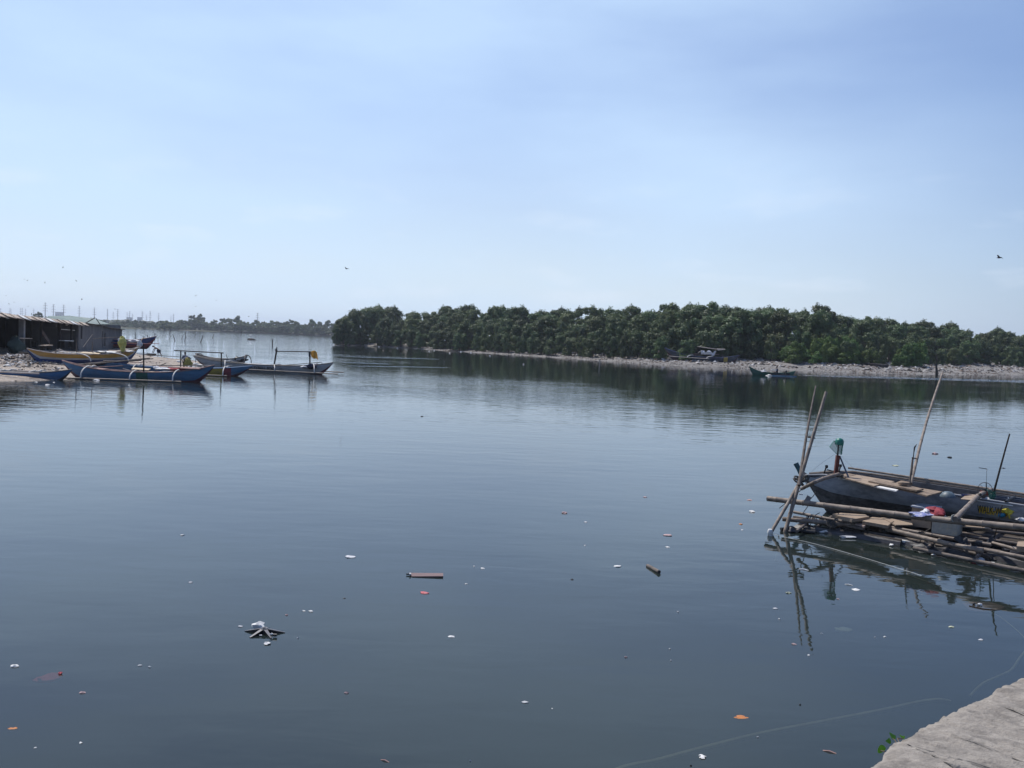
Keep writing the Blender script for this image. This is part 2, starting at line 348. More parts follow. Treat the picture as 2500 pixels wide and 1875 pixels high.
# ---------------- rubbish strewn over the shores ----------------
def litter(name, fn, poly, n, sampler, smin, smax, mats, label):
    x, y = sampler(n); d = sdist(poly, np.c_[x, y]); k = (d > .05) & (vnoise(x, y, .35, 21)+vnoise(x, y, 1.1, 22)*.8 > rng.uniform(-.55, .25, len(x))); x, y = x[k], y[k]; z = fn(x, y); n = len(x)
    s = smin+(smax-smin)*rng.random(n)**2.6; a = rng.uniform(0, 6.28, n); tl = rng.uniform(-.7, .7, n); asp = rng.uniform(.3, 1, n)
    ux = np.c_[np.cos(a)*np.cos(tl), np.sin(a)*np.cos(tl), np.sin(tl)]*s[:, None]
    t2 = rng.uniform(-.7, .7, n); vx = np.c_[-np.sin(a)*np.cos(t2), np.cos(a)*np.cos(t2), np.sin(t2)]*(s*asp)[:, None]
    up = np.cross(ux, vx); up /= np.linalg.norm(up, axis=1)[:, None]; up *= (s*.25)[:, None]
    c = np.c_[x, y, z+s*.12]
    V = np.stack([c-ux-vx-up, c+ux-vx-up, c+ux+vx-up, c-ux+vx-up, c-ux*.6-vx*.6+up, c+ux*.7-vx*.5+up, c+ux*.5+vx*.7+up, c-ux*.6+vx*.6+up], 1).reshape(-1, 3)
    F = np.array([(4, 5, 6, 7), (0, 1, 5, 4), (1, 2, 6, 5), (2, 3, 7, 6), (3, 0, 4, 7)]); F = (F[None]+(np.arange(n)*8)[:, None, None]).reshape(-1, 4)
    me = bpy.data.meshes.new(name); me.from_pydata(V.tolist(), [], F.tolist())
    for m in mats: me.materials.append(m)
    me.polygons.foreach_set('material_index', np.repeat(rng.integers(0, len(mats), n), 5)); me.update()
    o = linkobj(name, me); return tag(o, label, 'litter', None, 'stuff')
lm = [mat('litter_white', (.56, .54, .52), .7, (.32, .3, .28), 6), mat('litter_pale', (.38, .34, .31), .8, (.22, .2, .18), 6), mat('litter_tan', (.27, .23, .2), .8, (.17, .14, .12), 6), mat('litter_grey', (.32, .29, .27), .9, (.18, .16, .15), 6),
      mat('litter_brown', (.24, .17, .12), .9, (.12, .09, .07), 6), mat('litter_dark', (.06, .055, .05), .9, (.03, .03, .03), 6), mat('litter_white2', (.62, .6, .58), .7, (.4, .38, .36), 6)]
BL = [Vector((a, b, 0)) for a, b in BANK[:16]]
def along(n, dmin, dmax, pw=1.0, t0=0.0):
    seg = [(BL[i+1]-BL[i]).length for i in range(len(BL)-1)]; cs = np.cumsum([0]+seg); T = cs[-1]
    s = rng.uniform(t0*T, T, n); i = np.clip(np.searchsorted(cs, s)-1, 0, len(seg)-1)
    A = np.array([tuple(p)[:2] for p in BL]); t = (s-cs[i])/np.array(seg)[i]; p = A[i]+(A[i+1]-A[i])*t[:, None]
    d = A[i+1]-A[i]; nrm = np.c_[-d[:, 1], d[:, 0]]/np.linalg.norm(d, axis=1)[:, None]
    o = dmin+(dmax-dmin)*rng.random(n)**pw; q = p+nrm*o[:, None]; return q[:, 0], q[:, 1]
litter('bank_litter', h_bank, BANK, 21000, lambda n: along(n, 3.2, 22, 1.0, .22), .06, .36, lm, 'pale rubbish and stones strewn over the gravel of the mangrove bank')
litter('waterline_litter', h_bank, BANK, 8000, lambda n: along(n, .1, 3.4, 1.0, .05), .05, .15, lm[2:6], 'small scattered debris along the wet edge of the mangrove bank')
def spitsamp(n):
    x = rng.uniform(-60, -16, n); y = rng.uniform(44, 110, n); return x, y
litter('spit_litter', h_spit, SPIT, 9000, spitsamp, .02, .09, lm, 'small shells and rubbish scattered over the sand spit')
litter('rubbish_heap', h_spit, SPIT, 6500, lambda n: (MOUND.x+rng.normal(0, 2.2, n), MOUND.y+rng.normal(0, 2.4, n)), .02, .13, lm[1:], 'low heap of grey and white rubbish on the sand left of the boats')

# ---------------- mangroves ----------------
leafA = mat('leaf_green', (.112, .155, .056), .55, (.064, .096, .040), 1.1, objvar=.32, transl=.22, spec=.35)
leafS = mat('leaf_shrub', (.13, .22, .055), .55, (.08, .14, .04), 1.1, objvar=.25, transl=.35, spec=.3)
bark = mat('mangrove_bark', (.16, .14, .12), .95, (.08, .07, .06), 3)
def crown_mesh(name, seed, W, H, nl, nleaf, ls, m, base=.0):
    "leaf-sized faces spread over many overlapping clumps"
    g = np.random.default_rng(seed)
    th = g.uniform(0, 6.28, nl); zz = g.uniform(0.08, .92, nl)
    rad = W/2*np.sqrt(np.clip(1-(np.abs(zz-.45)/.62)**2.2, .05, 1))*np.sqrt(g.uniform(.15, 1, nl))*.78
    cx, cy, cz = rad*np.cos(th), rad*np.sin(th), base+zz*(H-base)*.95
    lr = W*g.uniform(.085, .19, nl); cz = np.maximum(cz, base+lr*.6)
    k = g.choice(nl, nleaf, p=lr**2/(lr**2).sum()); d = g.normal(size=(nleaf, 3)); d /= np.linalg.norm(d, axis=1)[:, None]
    d[:, 2] = np.where(d[:, 2] < -.35, -d[:, 2]*.6, d[:, 2])
    ph = g.uniform(0, 6.28, (nl, 3))[k]; ax = g.uniform(.72, 1.3, (nl, 3))[k]
    r = lr[k]*(.72+.30*g.random(nleaf)**.7+.30*(g.random(nleaf) > .90)*g.random(nleaf))*(1+.24*np.sin(6*d[:, 0]+ph[:, 0])*np.sin(5*d[:, 1]+ph[:, 1])+.16*np.sin(11*d[:, 2]+ph[:, 2]))
    c = np.c_[cx[k], cy[k], cz[k]]+d*r[:, None]*ax
    c[:, 2] = np.maximum(c[:, 2], .05)
    nrm = d*1.25+g.normal(size=(nleaf, 3))*.55+np.array([0, 0, .2]); nrm /= np.linalg.norm(nrm, axis=1)[:, None]
    a = np.cross(nrm, g.normal(size=(nleaf, 3))); a /= np.linalg.norm(a, axis=1)[:, None]; b = np.cross(nrm, a)
    s = (ls*g.uniform(.6, 1.35, nleaf))[:, None]
    V = np.stack([c-a*s, c-b*s*.55+nrm*s*.15, c+a*s, c+b*s*.55+nrm*s*.1], 1).reshape(-1, 3)
    F = np.arange(nleaf*4).reshape(-1, 4)
    me = bpy.data.meshes.new(name); me.vertices.add(len(V)); me.vertices.foreach_set('co', V.ravel())
    me.loops.add(nleaf*4); me.loops.foreach_set('vertex_index', F.ravel()); me.polygons.add(nleaf)
    me.polygons.foreach_set('loop_start', np.arange(0, nleaf*4, 4)); me.polygons.foreach_set('loop_total', np.full(nleaf, 4))
    me.materials.append(m); me.update(calc_edges=True); return me
def trunk_mesh(name, seed, W, H):
    rr = random.Random(seed); m = MB(); top = H*.62
    m.tube([(0, 0, -.4), (rr.uniform(-.1, .1), rr.uniform(-.1, .1), top*.45), (rr.uniform(-.3, .3), rr.uniform(-.3, .3), top)], [.16, .12, .06], 6)
    for i in range(5):
        a = rr.uniform(0, 6.28); z = top*rr.uniform(.25, .8); q = W*.33
        m.tube([(0, 0, z), (math.cos(a)*q*.5, math.sin(a)*q*.5, z+.7), (math.cos(a)*q, math.sin(a)*q, z+1.7)], [.07, .05, .02], 5)
    for i in range(6):     # prop roots
        a = rr.uniform(0, 6.28); m.tube([(0, 0, .9), (math.cos(a)*.45, math.sin(a)*.45, .6), (math.cos(a)*.8, math.sin(a)*.8, -.3)], [.04, .035, .03], 4)
    return m.mesh(name, bark)
PLOW = [(crown_mesh('low_mangrove_crown', 120+i, 4.6, 4.6, [20, 24, 18, 26][i], 10000, .13, leafA, base=.0), trunk_mesh('low_mangrove_trunk', 30+i, 3.6, 4)) for i in range(4)]
PROT = [(crown_mesh('mangrove_crown', 20+i, 5.4, 8.6, [44, 50, 56, 48, 42, 52][i], 15000, .15, leafA, base=.4), trunk_mesh('mangrove_trunk', i, 5.0, 8)) for i in range(6)]
PFAR = [(crown_mesh('far_crown', 40+i, 6.0, 8.6, 20, 4200, .33, leafA, base=.0), trunk_mesh('far_trunk', 9+i, 5.0, 8)) for i in range(3)]
PSHR = [(crown_mesh('shrub_foliage', 60+i, 3.6, 2.4, 22, 7000, .10, leafS, base=0), None) for i in range(3)]
tcount = {}
def plant(name, cat, protos, x, y, z, sx, sz, label, group=None, seedrot=None, low=False):
    o = bpy.data.objects.new(name, None); C.objects.link(o); o.location = (x, y, z); o.rotation_euler = (0, 0, random.uniform(0, 6.28)); o.scale = (sx, sx*random.uniform(.9, 1.1), sz)
    tag(o, label, cat, group); cm, tm = random.choice(protos)
    if cm is not None: linkobj('crown' if cat == 'tree' else 'foliage', cm, o)
    if tm is not None: linkobj('trunk', tm, o)
    return o
HP = [(700, 3), (815, 5.5), (835, 8), (880, 10), (930, 10.6), (1000, 10.6), (1100, 10.0), (1160, 9.2), (1230, 9.6), (1300, 8.8), (1380, 8.2), (1440, 8.4), (1500, 8.8), (1600, 8.9), (1700, 8.6), (1850, 8.4), (1950, 8.4), (2100, 8.8), (2200, 8.5), (2350, 8.4), (2500, 7.8), (2900, 7.6)]
D0 = [(700, .2), (815, .4), (1000, 1.6), (1150, 2.4), (1250, 2.6), (1400, 3.8), (1500, 5.6), (1600, 9.5), (1650, 12.5), (1800, 12.5), (2000, 12.5), (2200, 13.5), (2350, 13), (2500, 14), (2900, 16)]
def interp(t, x): return float(np.interp(x, [a for a, _ in t], [b for _, b in t]))
seg = [(BL[i+1]-BL[i]).length for i in range(len(BL)-1)]; TOT = sum(seg)
def atlen(s):
    i = 0
    while i < len(seg)-1 and s > seg[i]: s -= seg[i]; i += 1
    d = (BL[i+1]-BL[i]).normalized(); return BL[i]+d*s, Vector((-d.y, d.x, 0))
ZONES = [(960, 'at the tip of the bank'), (1220, 'behind the thin middle strip of the bank'), (1480, 'around the little blue and white hut'), (1780, 'behind the beached outrigger boat with cabin'), (2120, 'behind the passing motor boat'), (9999, 'at the right end of the bank')]
ROWS = [(0, .42, 3.9, 'lowest mangroves in front'), (3.4, .60, 4.5, 'mangroves in the second rank'), (7.6, .78, 5.4, 'mangroves in the middle rank'), (12.5, .9, 6.0, 'tall mangroves in the upper wood'), (18, .97, 5.4, 'tall mangroves on the skyline'), (24.5, 1.0, 6.2, 'tall mangroves on the skyline'), (32, 1.0, 9.0, 'tall mangroves on the skyline')]
ntree = 0
for ri, (off, hf, sp, word) in enumerate(ROWS):
    s = random.uniform(0, 2)
    while s < TOT:
        p, nrm = atlen(s); px, _ = proj((p.x, p.y, 0)); d = interp(D0, px)+off+random.uniform(-1, 1)
        q = p+nrm*d
        px2, _ = proj((q.x, q.y, 0)); step = sp*random.uniform(.8, 1.2); s += step
        if px2 > 2570 or px2 < 826+off*1.2: continue
        Ht = interp(HP, px2)*hf*random.uniform(.86, 1.08)
        if px > 2050 and ri == 0 and random.random() < .6: continue
        gz = float(h_bank(q.x, q.y)[0])
        if random.random() < .07: Ht *= 1.07
        zt = [z for z in ZONES if px2 < z[0]][0][1]
        plant('mangrove_tree', 'tree', PROT if Ht > 6.2 else PLOW, q.x, q.y, gz-.1, (min(1.1, .5+Ht/17) if Ht > 6.2 else Ht/5.4)*random.uniform(.85, 1.12), Ht/(8.4 if Ht > 6.2 else 4.6), (word+' '+zt), word+' '+zt); ntree += 1
for px, off, hh in ((818, 1.2, 4.6), (826, 3.0, 6.4), (836, 1.0, 6.8), (846, 4, 8.2), (858, 1.5, 7.4), (866, 5, 9.2), (878, 1.8, 7.2), (890, 5, 9.6), (884, 9, 10), (903, 1.8, 6.8), (912, 6, 9.8), (896, 12, 10.4), (906, 16, 10.6), (922, 3, 7.4), (926, 9, 10), (935, 14, 10.8), (940, 4, 8), (952, 9, 10.4), (870, 10, 9.6), (962, 4, 7.6)):
    p = P(px, 843.5); plant('mangrove_tree', 'tree', PROT if hh > 6.2 else PLOW, p.x, p.y+off, -.05, hh/8.6, hh/8.4 if hh > 6.2 else hh/4.6, 'mangroves crowding the left tip of the bank over the water', 'mangroves crowding the left tip of the bank')
    ntree += 1
print('mangroves', ntree)
# bright shrubs between gravel and wood on the right
for k in range(64):
    px = random.choice([random.uniform(1990, 2120), random.uniform(2110, 2300), random.uniform(2130, 2420)]); 
    s = np.interp(px, [proj((p.x, p.y, 0))[0] for p in BL], np.cumsum([0]+seg)); p, nrm = atlen(float(s)); q = p+nrm*(interp(D0, px)+random.uniform(-3.0 if not 2080 < px < 2200 else 1.5, 3.5))
    plant('shrub', 'shrub', PSHR, q.x, q.y, float(h_bank(q.x, q.y)[0])-.1, random.uniform(.7, 1.15), random.uniform(.6, 1.6), 'one of the bright green low shrubs between the gravel and the mangroves on the right', 'bright low shrubs on the right bank')
# far shore wood
for ri, (off, sp) in enumerate(((3, 4.6), (9, 5.4), (17, 6.4))):
    px = 262
    while px < 850:
        y = float(np.interp(px, [262, 400, 500, 600, 700, 790, 850], [799.6, 804.8, 808.2, 812.0, 816.0, 819.6, 822]))
        p = P(px, y); Ht = float(np.interp(px, [262, 300, 380, 418, 455, 480, 510, 540, 570, 600, 640, 700, 760, 850], [5, 6.5, 5.5, 7.0, 10.5, 11.3, 8, 10.5, 11.4, 10.2, 8.2, 9.8, 10, 9.6]))*[.62, .85, 1][ri]*random.uniform(.88, 1.1)
        plant('far_tree', 'tree', PFAR, p.x, p.y+off, .2, random.uniform(.9, 1.2)*(1.3 if px > 400 else .8), Ht/7.1, 'one of the hazy grey green trees standing along the far shore across the river', 'trees along the far shore')
        px += sp*FP/800*random.uniform(.8, 1.2)
isl = P(402, 806.2)
plant('island_tree', 'tree', PFAR, isl.x, isl.y, -.1, 1.75, .88, 'dark round tree standing alone in the water before the far shore')
for px, h in ((78, 7.5), (92, 9.5), (106, 9.5), (118, 7.5), (134, 6), (165, 6), (172, 6.5), (189, 6), (198, 5.8), (238, 6), (247, 5.5)):
    p = PD(px, 790, 700); plant('far_tree', 'tree', PFAR, p.x, 700, 0, 1.3, h/7.6, 'one of the small distant trees rising above the shed roof on the left', 'distant trees above the shed roof')
# farthest wood: one soft mass
fw = MB(); g = random.Random(5)
cm = crown_mesh('far_wood', 77, 6, 7, 20, 500, .9, leafA); vv = np.empty(len(cm.vertices)*3); cm.vertices.foreach_get('co', vv); vv = vv.reshape(-1, 3); allv = []
for k in range(150):
    px = g.uniform(-60, 850); D = g.uniform(1100, 1400); p = PD(px, HY(px), D); sc = g.uniform(1.3, 2.0)
    allv.append(vv*np.array([sc*1.3, sc*1.3, g.uniform(.9, 1.35)])+np.array([p.x, D, .5]))
allv = np.concatenate(allv); me = bpy.data.meshes.new('far_wood'); me.from_pydata(allv.tolist(), [], np.arange(len(allv)).reshape(-1, 4).tolist()); me.materials.append(leafA); me.update()
tag(linkobj('far_wood', me), 'faint line of woodland on the horizon beyond the far shore', 'woodland', None, 'stuff')
bpy.data.meshes.remove(cm)

# pylons and distant blocks
steel = mat('pylon_steel', (.18, .18, .19), .7, (.12, .12, .13), 1)
def pylon_meshes():
    m = MB(); m.tube([(0, 0, 0), (0, 0, 30)], [.8, .4], 6); a = m.mesh('mast', steel)
    arms = []
    for z, wd in ((18, 3.4), (22, 3.2), (26, 2.8), (29.3, 1.6)):
        q = MB(); q.tube([(-wd, 0, z+.3), (0, 0, z), (wd, 0, z+.3)], [.16, .34, .16], 5)
        for sx_ in (-1, 1): q.tube([(sx_*wd, 0, z+.3), (sx_*wd, 0, z-.7)], .16, 4)
        arms.append(q.mesh('crossarm', steel))
    return a, arms
pm, pa = pylon_meshes()
PYL = [(1, 752, 3000), (24, 752, 3000), (27, 755, 3300), (50, 752, 3000), (54, 752, 2800), (62, 754, 3000), (82, 754, 2900), (110, 739, 1700), (130, 743, 1900), (155, 744, 1800), (193, 747, 1900), (230, 751, 2000), (262, 754, 2000), (276, 762, 2600), (287, 755, 2000), (310, 763, 2600), (316, 760, 2400), (323, 766, 2600), (347, 760, 2000), (357, 768, 2800), (366, 760, 2100), (387, 765, 2300), (417, 771, 2800), (423, 766, 2300), (460, 769, 2400), (471, 769, 2500), (628, 764, 1700)]
for i, (px, py, D) in enumerate(PYL):
    b = PD(px, HY(px)+2, D); t = PD(px, py, D); k = (t.z)/30
    o = bpy.data.objects.new('power_pylon', None); C.objects.link(o); o.location = (b.x, D, 0); o.scale = (k*.9, k*.9, k); o.rotation_euler = (0, 0, random.uniform(-.5, .5))
    tag(o, 'lone power pylon above the far shore trees, far right of the others' if px == 628 else 'one of the thin grey power pylons on the hazy horizon at left', 'pylon', 'power pylons on the horizon')
    mo_ = linkobj('mast', pm, o)
    for a_ in pa: linkobj('crossarm', a_, mo_)
    if px == 628: del o['group']
conc = mat('far_concrete', (.45, .46, .48), .9, (.36, .37, .4), .1); glassd = mat('far_window', (.12, .14, .17), .4, (.1, .1, .12), 1)
def block(px, y0, wpx, D, label, fl=4):
    b = PD(px, HY(px), D); t = PD(px, y0, D); wd = wpx*D/FP; h = t.z
    r_ = thing('distant_building', label, 'building', (b.x, D, 0)); m = MB(); m.box((0, 0, h/2), (wd, wd*.6, h)); m.build('wall', conc, r_, False)
    m = MB(); m.box((0, 0, h+.4), (wd*1.03, wd*.62, .8)); m.build('roof', conc, r_, False)
    for i in range(fl):
        for j in range(3):
            m = MB(); m.box((-wd*.3+j*wd*.3, -wd*.3-.1, h*(.2+.7*i/fl)), (wd*.18, .3, h*.1)); m.build('window', glassd, r_, False)
block(316, 775.5, 12, 2300, 'small pale block low on the horizon, left of the two'); block(341, 775, 10, 2300, 'small pale block low on the horizon, right of the two')
block(145, 762.5, 17, 2700, 'wide faint pale building on the horizon above the shed roof')
# ================= near group: grey outrigger boat at the right =================
def PJ(px, py, dx, dy, z): return P(px, py, z)
bam = mat('bamboo', (.29, .235, .19), .6, (.15, .12, .098), 9, bump=.002, bscale=40, stain=(.12, .095, .08), stain_amt=.45)
bamd = mat('bamboo_weathered', (.20, .165, .14), .8, (.10, .083, .072), 9, bump=.003, bscale=40, stain=(.07, .06, .055), stain_amt=.5)
ply = mat('plywood', (.37, .285, .21), .85, (.25, .19, .14), 7, bump=.002, bscale=30, stretch=(1, 5, 1), stain=(.18, .13, .09), stain_amt=.5)
plyd = mat('plywood_old', (.30, .225, .16), .9, (.17, .13, .10), 7, bump=.003, bscale=30, stretch=(4, 1, 1), stain=(.09, .07, .06), stain_amt=.6)
hullm = mat('grey_hull_paint', (.33, .34, .37), .7, (.22, .23, .255), 5, bump=.003, bscale=14, stretch=(1, 1, 2.5), stain=(.11, .11, .12), stain_amt=.6)
hullb = mat('fouled_hull_bottom', (.12, .11, .105), .9, (.045, .042, .042), 7, bump=.012, bscale=22, stretch=(1, 1, 1.8), stain=(.24, .23, .23), stain_amt=.45)
hin = mat('hull_inside', (.22, .2, .19), .9, (.12, .11, .1), 6)
dark = mat('dark_wood', (.07, .055, .045), .9, (.035, .03, .025), 8, bump=.003)
black = mat('black_plastic', (.02, .02, .022), .45, (.012, .012, .014), 6, spec=.5)
white = mat('white_foam', (.78, .78, .77), .8, (.62, .61, .59), 20, stain=(.45, .42, .38), stain_amt=.35)
rope = mat('rope', (.10, .09, .08), .95, (.05, .05, .05), 40); ropel = mat('pale_rope', (.42, .44, .42), .9, (.3, .3, .28), 30)
green = mat('green_plastic', (.01, .17, .12), .4, (.008, .12, .09), 6, spec=.5)
greennet = mat('green_net', (.03, .20, .14), .8, (.02, .14, .1), 60, alpha=.5)
redrust = mat('rusty_post', (.16, .055, .045), .85, (.09, .035, .03), 12, bump=.002)
bluep = mat('blue_paint', (.09, .16, .30), .6, (.06, .12, .23), 9)
A0 = P(2045, 1165, .73); B0 = P(2500, 1237, .60); e0 = (B0-A0); e0.z = 0; e0.normalize(); n0 = Vector((e0.y, -e0.x, 0))
if n0.y > 0: n0 = -n0
BH = .47; CL = A0-n0*BH; CL.z = 0
def LB(s, w_, z): return CL+e0*s+n0*w_+Vector((0, 0, z))       # w_ positive towards the camera
root = thing('outrigger_boat', 'long grey wooden outrigger boat with plywood decking and yellow lettering, moored in the right foreground', 'boat', LB(2, 0, 0), world=True)
tipp = PV(1944, 1131, LB(0, 0, 0), n0); stp = PV(1958, 1160, LB(0, 0, 0), n0); st2 = PV(1976, 1187, LB(0, 0, 0), n0); st3 = PV(2003, 1228, LB(0, 0, 0), n0)
def sz(p): q = p-CL; return q.dot(e0), p.z
sT, zT = sz(tipp); s1, z1 = sz(stp); s2, z2 = sz(st2); s3, z3 = sz(st3)
print('bow', sT, zT, s1, z1, s2, z2, s3, z3)
sw = s3+(z3+.15)*(s3-s2)/max(z2-z3, .01)
def keel(s):
    return float(np.interp(s, [s1, s2, s3, sw, 99], [z1-.02, z2, z3, -.15, -.15]))
LBOAT = 8.6
def sheer(s): return float(np.interp(s, [s1, s1+.25, s1+.6, 0, 3.2, 6, LBOAT], [z1+.03, z1-.02, .76, .735, .60, .60, .72]))
def halfb(s):
    u = min(1, max(0, (s-s1)/1.9)); v = min(1, max(0, (LBOAT-s)/2.0)); return BH*(1-(1-u)**2.0)**.8*(.25+.75*(1-(1-v)**2))+.012
st = list(np.linspace(s1, s1+2, 14))+list(np.linspace(s1+2.2, LBOAT, 22)); NV = 9
m = MB(); vs = []; 
for s in st:
    k, h, b = keel(s), sheer(s), halfb(s)
    row = []
    for j in range(NV):
        v = j/(NV-1); row.append((b*min(1, (v*1.35)**.62)*(.94+.06*v), k+(h-k)*v))
    pr = [(-y, z) for y, z in row[::-1]]+row[1:]
    inn = [(y*.93, max(z, k+.1) if z < h-.01 else z) for y, z in pr]
    vs.append([LB(s, y, z) for y, z in pr]+[LB(s, y, z) for y, z in inn])
nr = 2*NV-1; V = [p for r_ in vs for p in r_]; F = []; MI = []; W_ = 2*nr
for i in range(len(st)-1):
    for j in range(nr-1):
        a = i*W_+j; b = a+W_; F.append((a, b, b+1, a+1)); jj = abs(j+.5-(NV-1)); MI.append(1 if jj < 4.9 else 0)
        a += nr; b += nr; F.append((a, a+1, b+1, b)); MI.append(2)
    for q in (0, nr-1):
        a = i*W_+q; b = a+W_; F.append((a, a+nr, b+nr, b)); MI.append(0)
m.add(V, F, MI); hull = m.build('hull', [hullm, hullb, hin], root)
m = MB(); m.tube([tipp+Vector((-.01, 0, .0)), tipp.lerp(stp, .35)+Vector((.0, 0, -.012)), stp, stp.lerp(st2, .5)+e0*-.01], [.05, .045, .05, .035], 10); m.build('bow_post', green.copy() if False else mat('bow_paint', (.05, .12, .13), .6, (.03, .07, .08), 9), root)
for sgn in (1, -1):
    m = MB(); pts = [LB(s, sgn*(halfb(s)+.012), sheer(s)+.012) for s in np.linspace(s1+.1, LBOAT, 26)]; m.tube(pts, .017 if sgn > 0 else .03, 6); m.build('gunwale', bamd if sgn < 0 else hullm, root)
bamboo([LB(-.1, -.50, .80), LB(3.4, -.50, .66), LB(8, -.5, .68)], .02, .024, seed=3).build('side_rail', bam, root)
for s in (.9, 2.2, 3.1, 4.6):
    m = MB(); m.box(LB(s, 0, sheer(s)-.035), (.06, .86, .04), (0, 0, math.atan2(e0.y, e0.x))); m.build('thwart', plyd, root)
def Q(l, z): return [P(x, y, z) for x, y in l]
for l, z, th, mt in (([(2064, 1167), (2133, 1186), (2160, 1180), (2184, 1175), (2086, 1158)], .775, .018, ply), ([(2120, 1174), (2238, 1197), (2255, 1193), (2140, 1169)], .80, .025, plyd),
                 ([(2189, 1191), (2263, 1210), (2300, 1200), (2220, 1187)], .755, .022, plyd), ([(2345, 1218), (2377, 1221), (2386, 1208), (2362, 1206)], .70, .012, ply),
                 ([(2020, 1158), (2046, 1163), (2060, 1158), (2036, 1154)], .80, .02, dark), ([(2048, 1160), (2062, 1165), (2090, 1159), (2070, 1155)], .78, .02, plyd)):
    m = MB(); m.slab(Q(l, z), th); m.build('deck_board', mt, root, False)
m = MB(); m.slab(Q([(2133, 1187), (2188, 1198), (2194, 1195), (2140, 1184)], .752), .02); m.build('foam_strip', white, root, False)
for s_, ln in ((0.12, .2), (2.55, .55)):
    m = MB(); m.box(LB(s_, BH+.035, sheer(s_)-.02), (ln, .012, .018), (0, .03, math.atan2(e0.y, e0.x))); m.build('rub_strip', white, root, False)
c = P(2207, 1183, .82); m = MB(); m.lathe([(.088, 0), (.092, .012), (.092, .035), (.085, .045), (.02, .048), (0, .048)], c, 20); 
tag(single(m, 'round_lid', 'round dark brown wooden lid lying on the long deck plank of the grey boat', 'lid', plyd, c))
# crossbeams, outrigger float
arm = bamboo([P(2047, 1158, .82), P(2016, 1166, .80), P(1985, 1179, .76), P(1957, 1193, .61)], .035, .032, seed=5, wob=.0); arm.build('crossbeam', bam, root)
sa_ = (P(2391, 1208, .74)-CL).dot(e0); arm = bamboo([LB(sa_, -.45, .70), P(2391, 1208, .74), P(2360, 1239, .66), P(2332, 1267, .60)], .036, .040, seed=6, wob=.0); arm.build('crossbeam', bam, root)
flo = bamboo([P(1874, 1217, .41), P(2078, 1242, .455), P(2306, 1270, .53), P(2501, 1288, .60), P(2501, 1288, .60)+(P(2501, 1288, .6)-P(2306, 1270, .53))*1.6], .046, .050, n=14, seed=8, wob=.0, node=.42); flo.build('outrigger_float', bam, root)
m = MB(); m.tube([P(2391, 1208, .76), P(2396, 1212, .70), P(2389, 1216, .68), P(2385, 1207, .75), P(2394, 1207, .77)], .02, 6); m.build('lashing', rope, root)
m = MB()
for k in range(4): c = P(2330+k*1.5, 1266, .58); m.tube([c+Vector((.05*math.cos(a), .05*math.sin(a)*.4, .055*math.sin(a))) for a in np.linspace(0, 6.28, 9)], .006, 4)
m.build('lashing', ropel, root)
# hanging ropes under the front arm
for a, b, w2, mt in (((1957, 1195), (1952, 1243), .58, rope), ((1992, 1200), (1979, 1222), .55, rope), ((1979, 1222), (1980, 1254), .4, rope)):
    m = MB(); p0, p1 = P(*a, w2), P(*b, w2-.15); p1 = Vector((p0.x+(p1.x-p0.x), p0.y, p0.z-(b[1]-a[1])/140.)); m.tube([p0, p0.lerp(p1, .5)+Vector((.012, 0, 0)), p1], .007, 5); m.build('hanging_rope', mt, root)
m = MB(); p0 = P(1955, 1207, .5); m.box(p0, (.07, .01, .02)); m.build('rope_tag', white, root, False)
m = MB(); p0 = P(1972, 1219, .42); m.box(p0, (.09, .008, .12), (.0, .5, .1)); m.build('hanging_scrap', mat('grey_scrap', (.3, .3, .3), .8, (.2, .2, .2), 9), root, False)
m = MB(); m.tube([P(2019, 1230, .45), P(2030, 1241, .4), P(2062, 1265, .22)], .006, 5); m.build('mooring_line', rope, root)
# lettering
ft = bpy.data.fonts[0] if bpy.data.fonts else None
def text_mesh(name, body, size, m_, width=None, ext=.002, offset=0.0, shear=0.0):
    cu = bpy.data.curves.new(name, 'FONT'); cu.body = body; cu.size = size; cu.extrude = ext; cu.offset = offset; cu.shear = shear; cu.align_x = 'LEFT'
    ob = bpy.data.objects.new(name, cu); C.objects.link(ob); dg = bpy.context.evaluated_depsgraph_get(); me = bpy.data.meshes.new_from_object(ob.evaluated_get(dg)); bpy.data.objects.remove(ob)
    me.materials.clear(); me.materials.append(m_)
    if width:
        v = np.empty(len(me.vertices)*3); me.vertices.foreach_get('co', v); v = v.reshape(-1, 3); k = width/(v[:, 0].max()-v[:, 0].min()); v[:, 0] = (v[:, 0]-v[:, 0].min())*k; me.vertices.foreach_set('co', v.ravel()); me.update()
    return me
yel = mat('letter_yellow', (.62, .40, .03), .6, (.48, .30, .03), 20); blk = mat('letter_black', (.018, .016, .014), .6, (.012, .012, .01), 20)
ts = (PV(2386, 1240, LB(0, BH, 0), n0)-CL).dot(e0); te = (PV(2462, 1250, LB(0, BH, 0), n0)-CL).dot(e0)
yaw = math.atan2(e0.y, e0.x); zt = sheer(ts)-.215
m = MB(); m.box(LB(ts+.55, BH*.975+.008, zt+.07), (te-ts+.3, .006, .24), (R(-4), 0, yaw)); npan = m.build('name_panel', mat('name_panel_paint', (.30, .29, .24), .7, (.2, .2, .18), 8), root, False)
for body, mt, off, oo in (('WALK-WAY', yel, .011, .020), ('WALK-WAY', blk, 0.0, .027)):
    me = text_mesh('boat_name', body, .175, mt, te-ts, .002, off)
    o = linkobj('lettering', me, npan); o.location = LB(ts+(.012 if mt is yel else 0), BH*.985+oo, zt+(-.006 if mt is yel else 0))-Vector(root['_o']); o.rotation_euler = (R(86), 0, yaw)
# brown cabin board further aft (its reflection shows at the picture edge)
m = MB(); m.box(LB(4.35, .1, .98), (.05, .5, .5), (0, 0, yaw)); m.build('cabin_board', mat('brown_board', (.22, .09, .05), .8, (.13, .055, .035), 6), root, False)
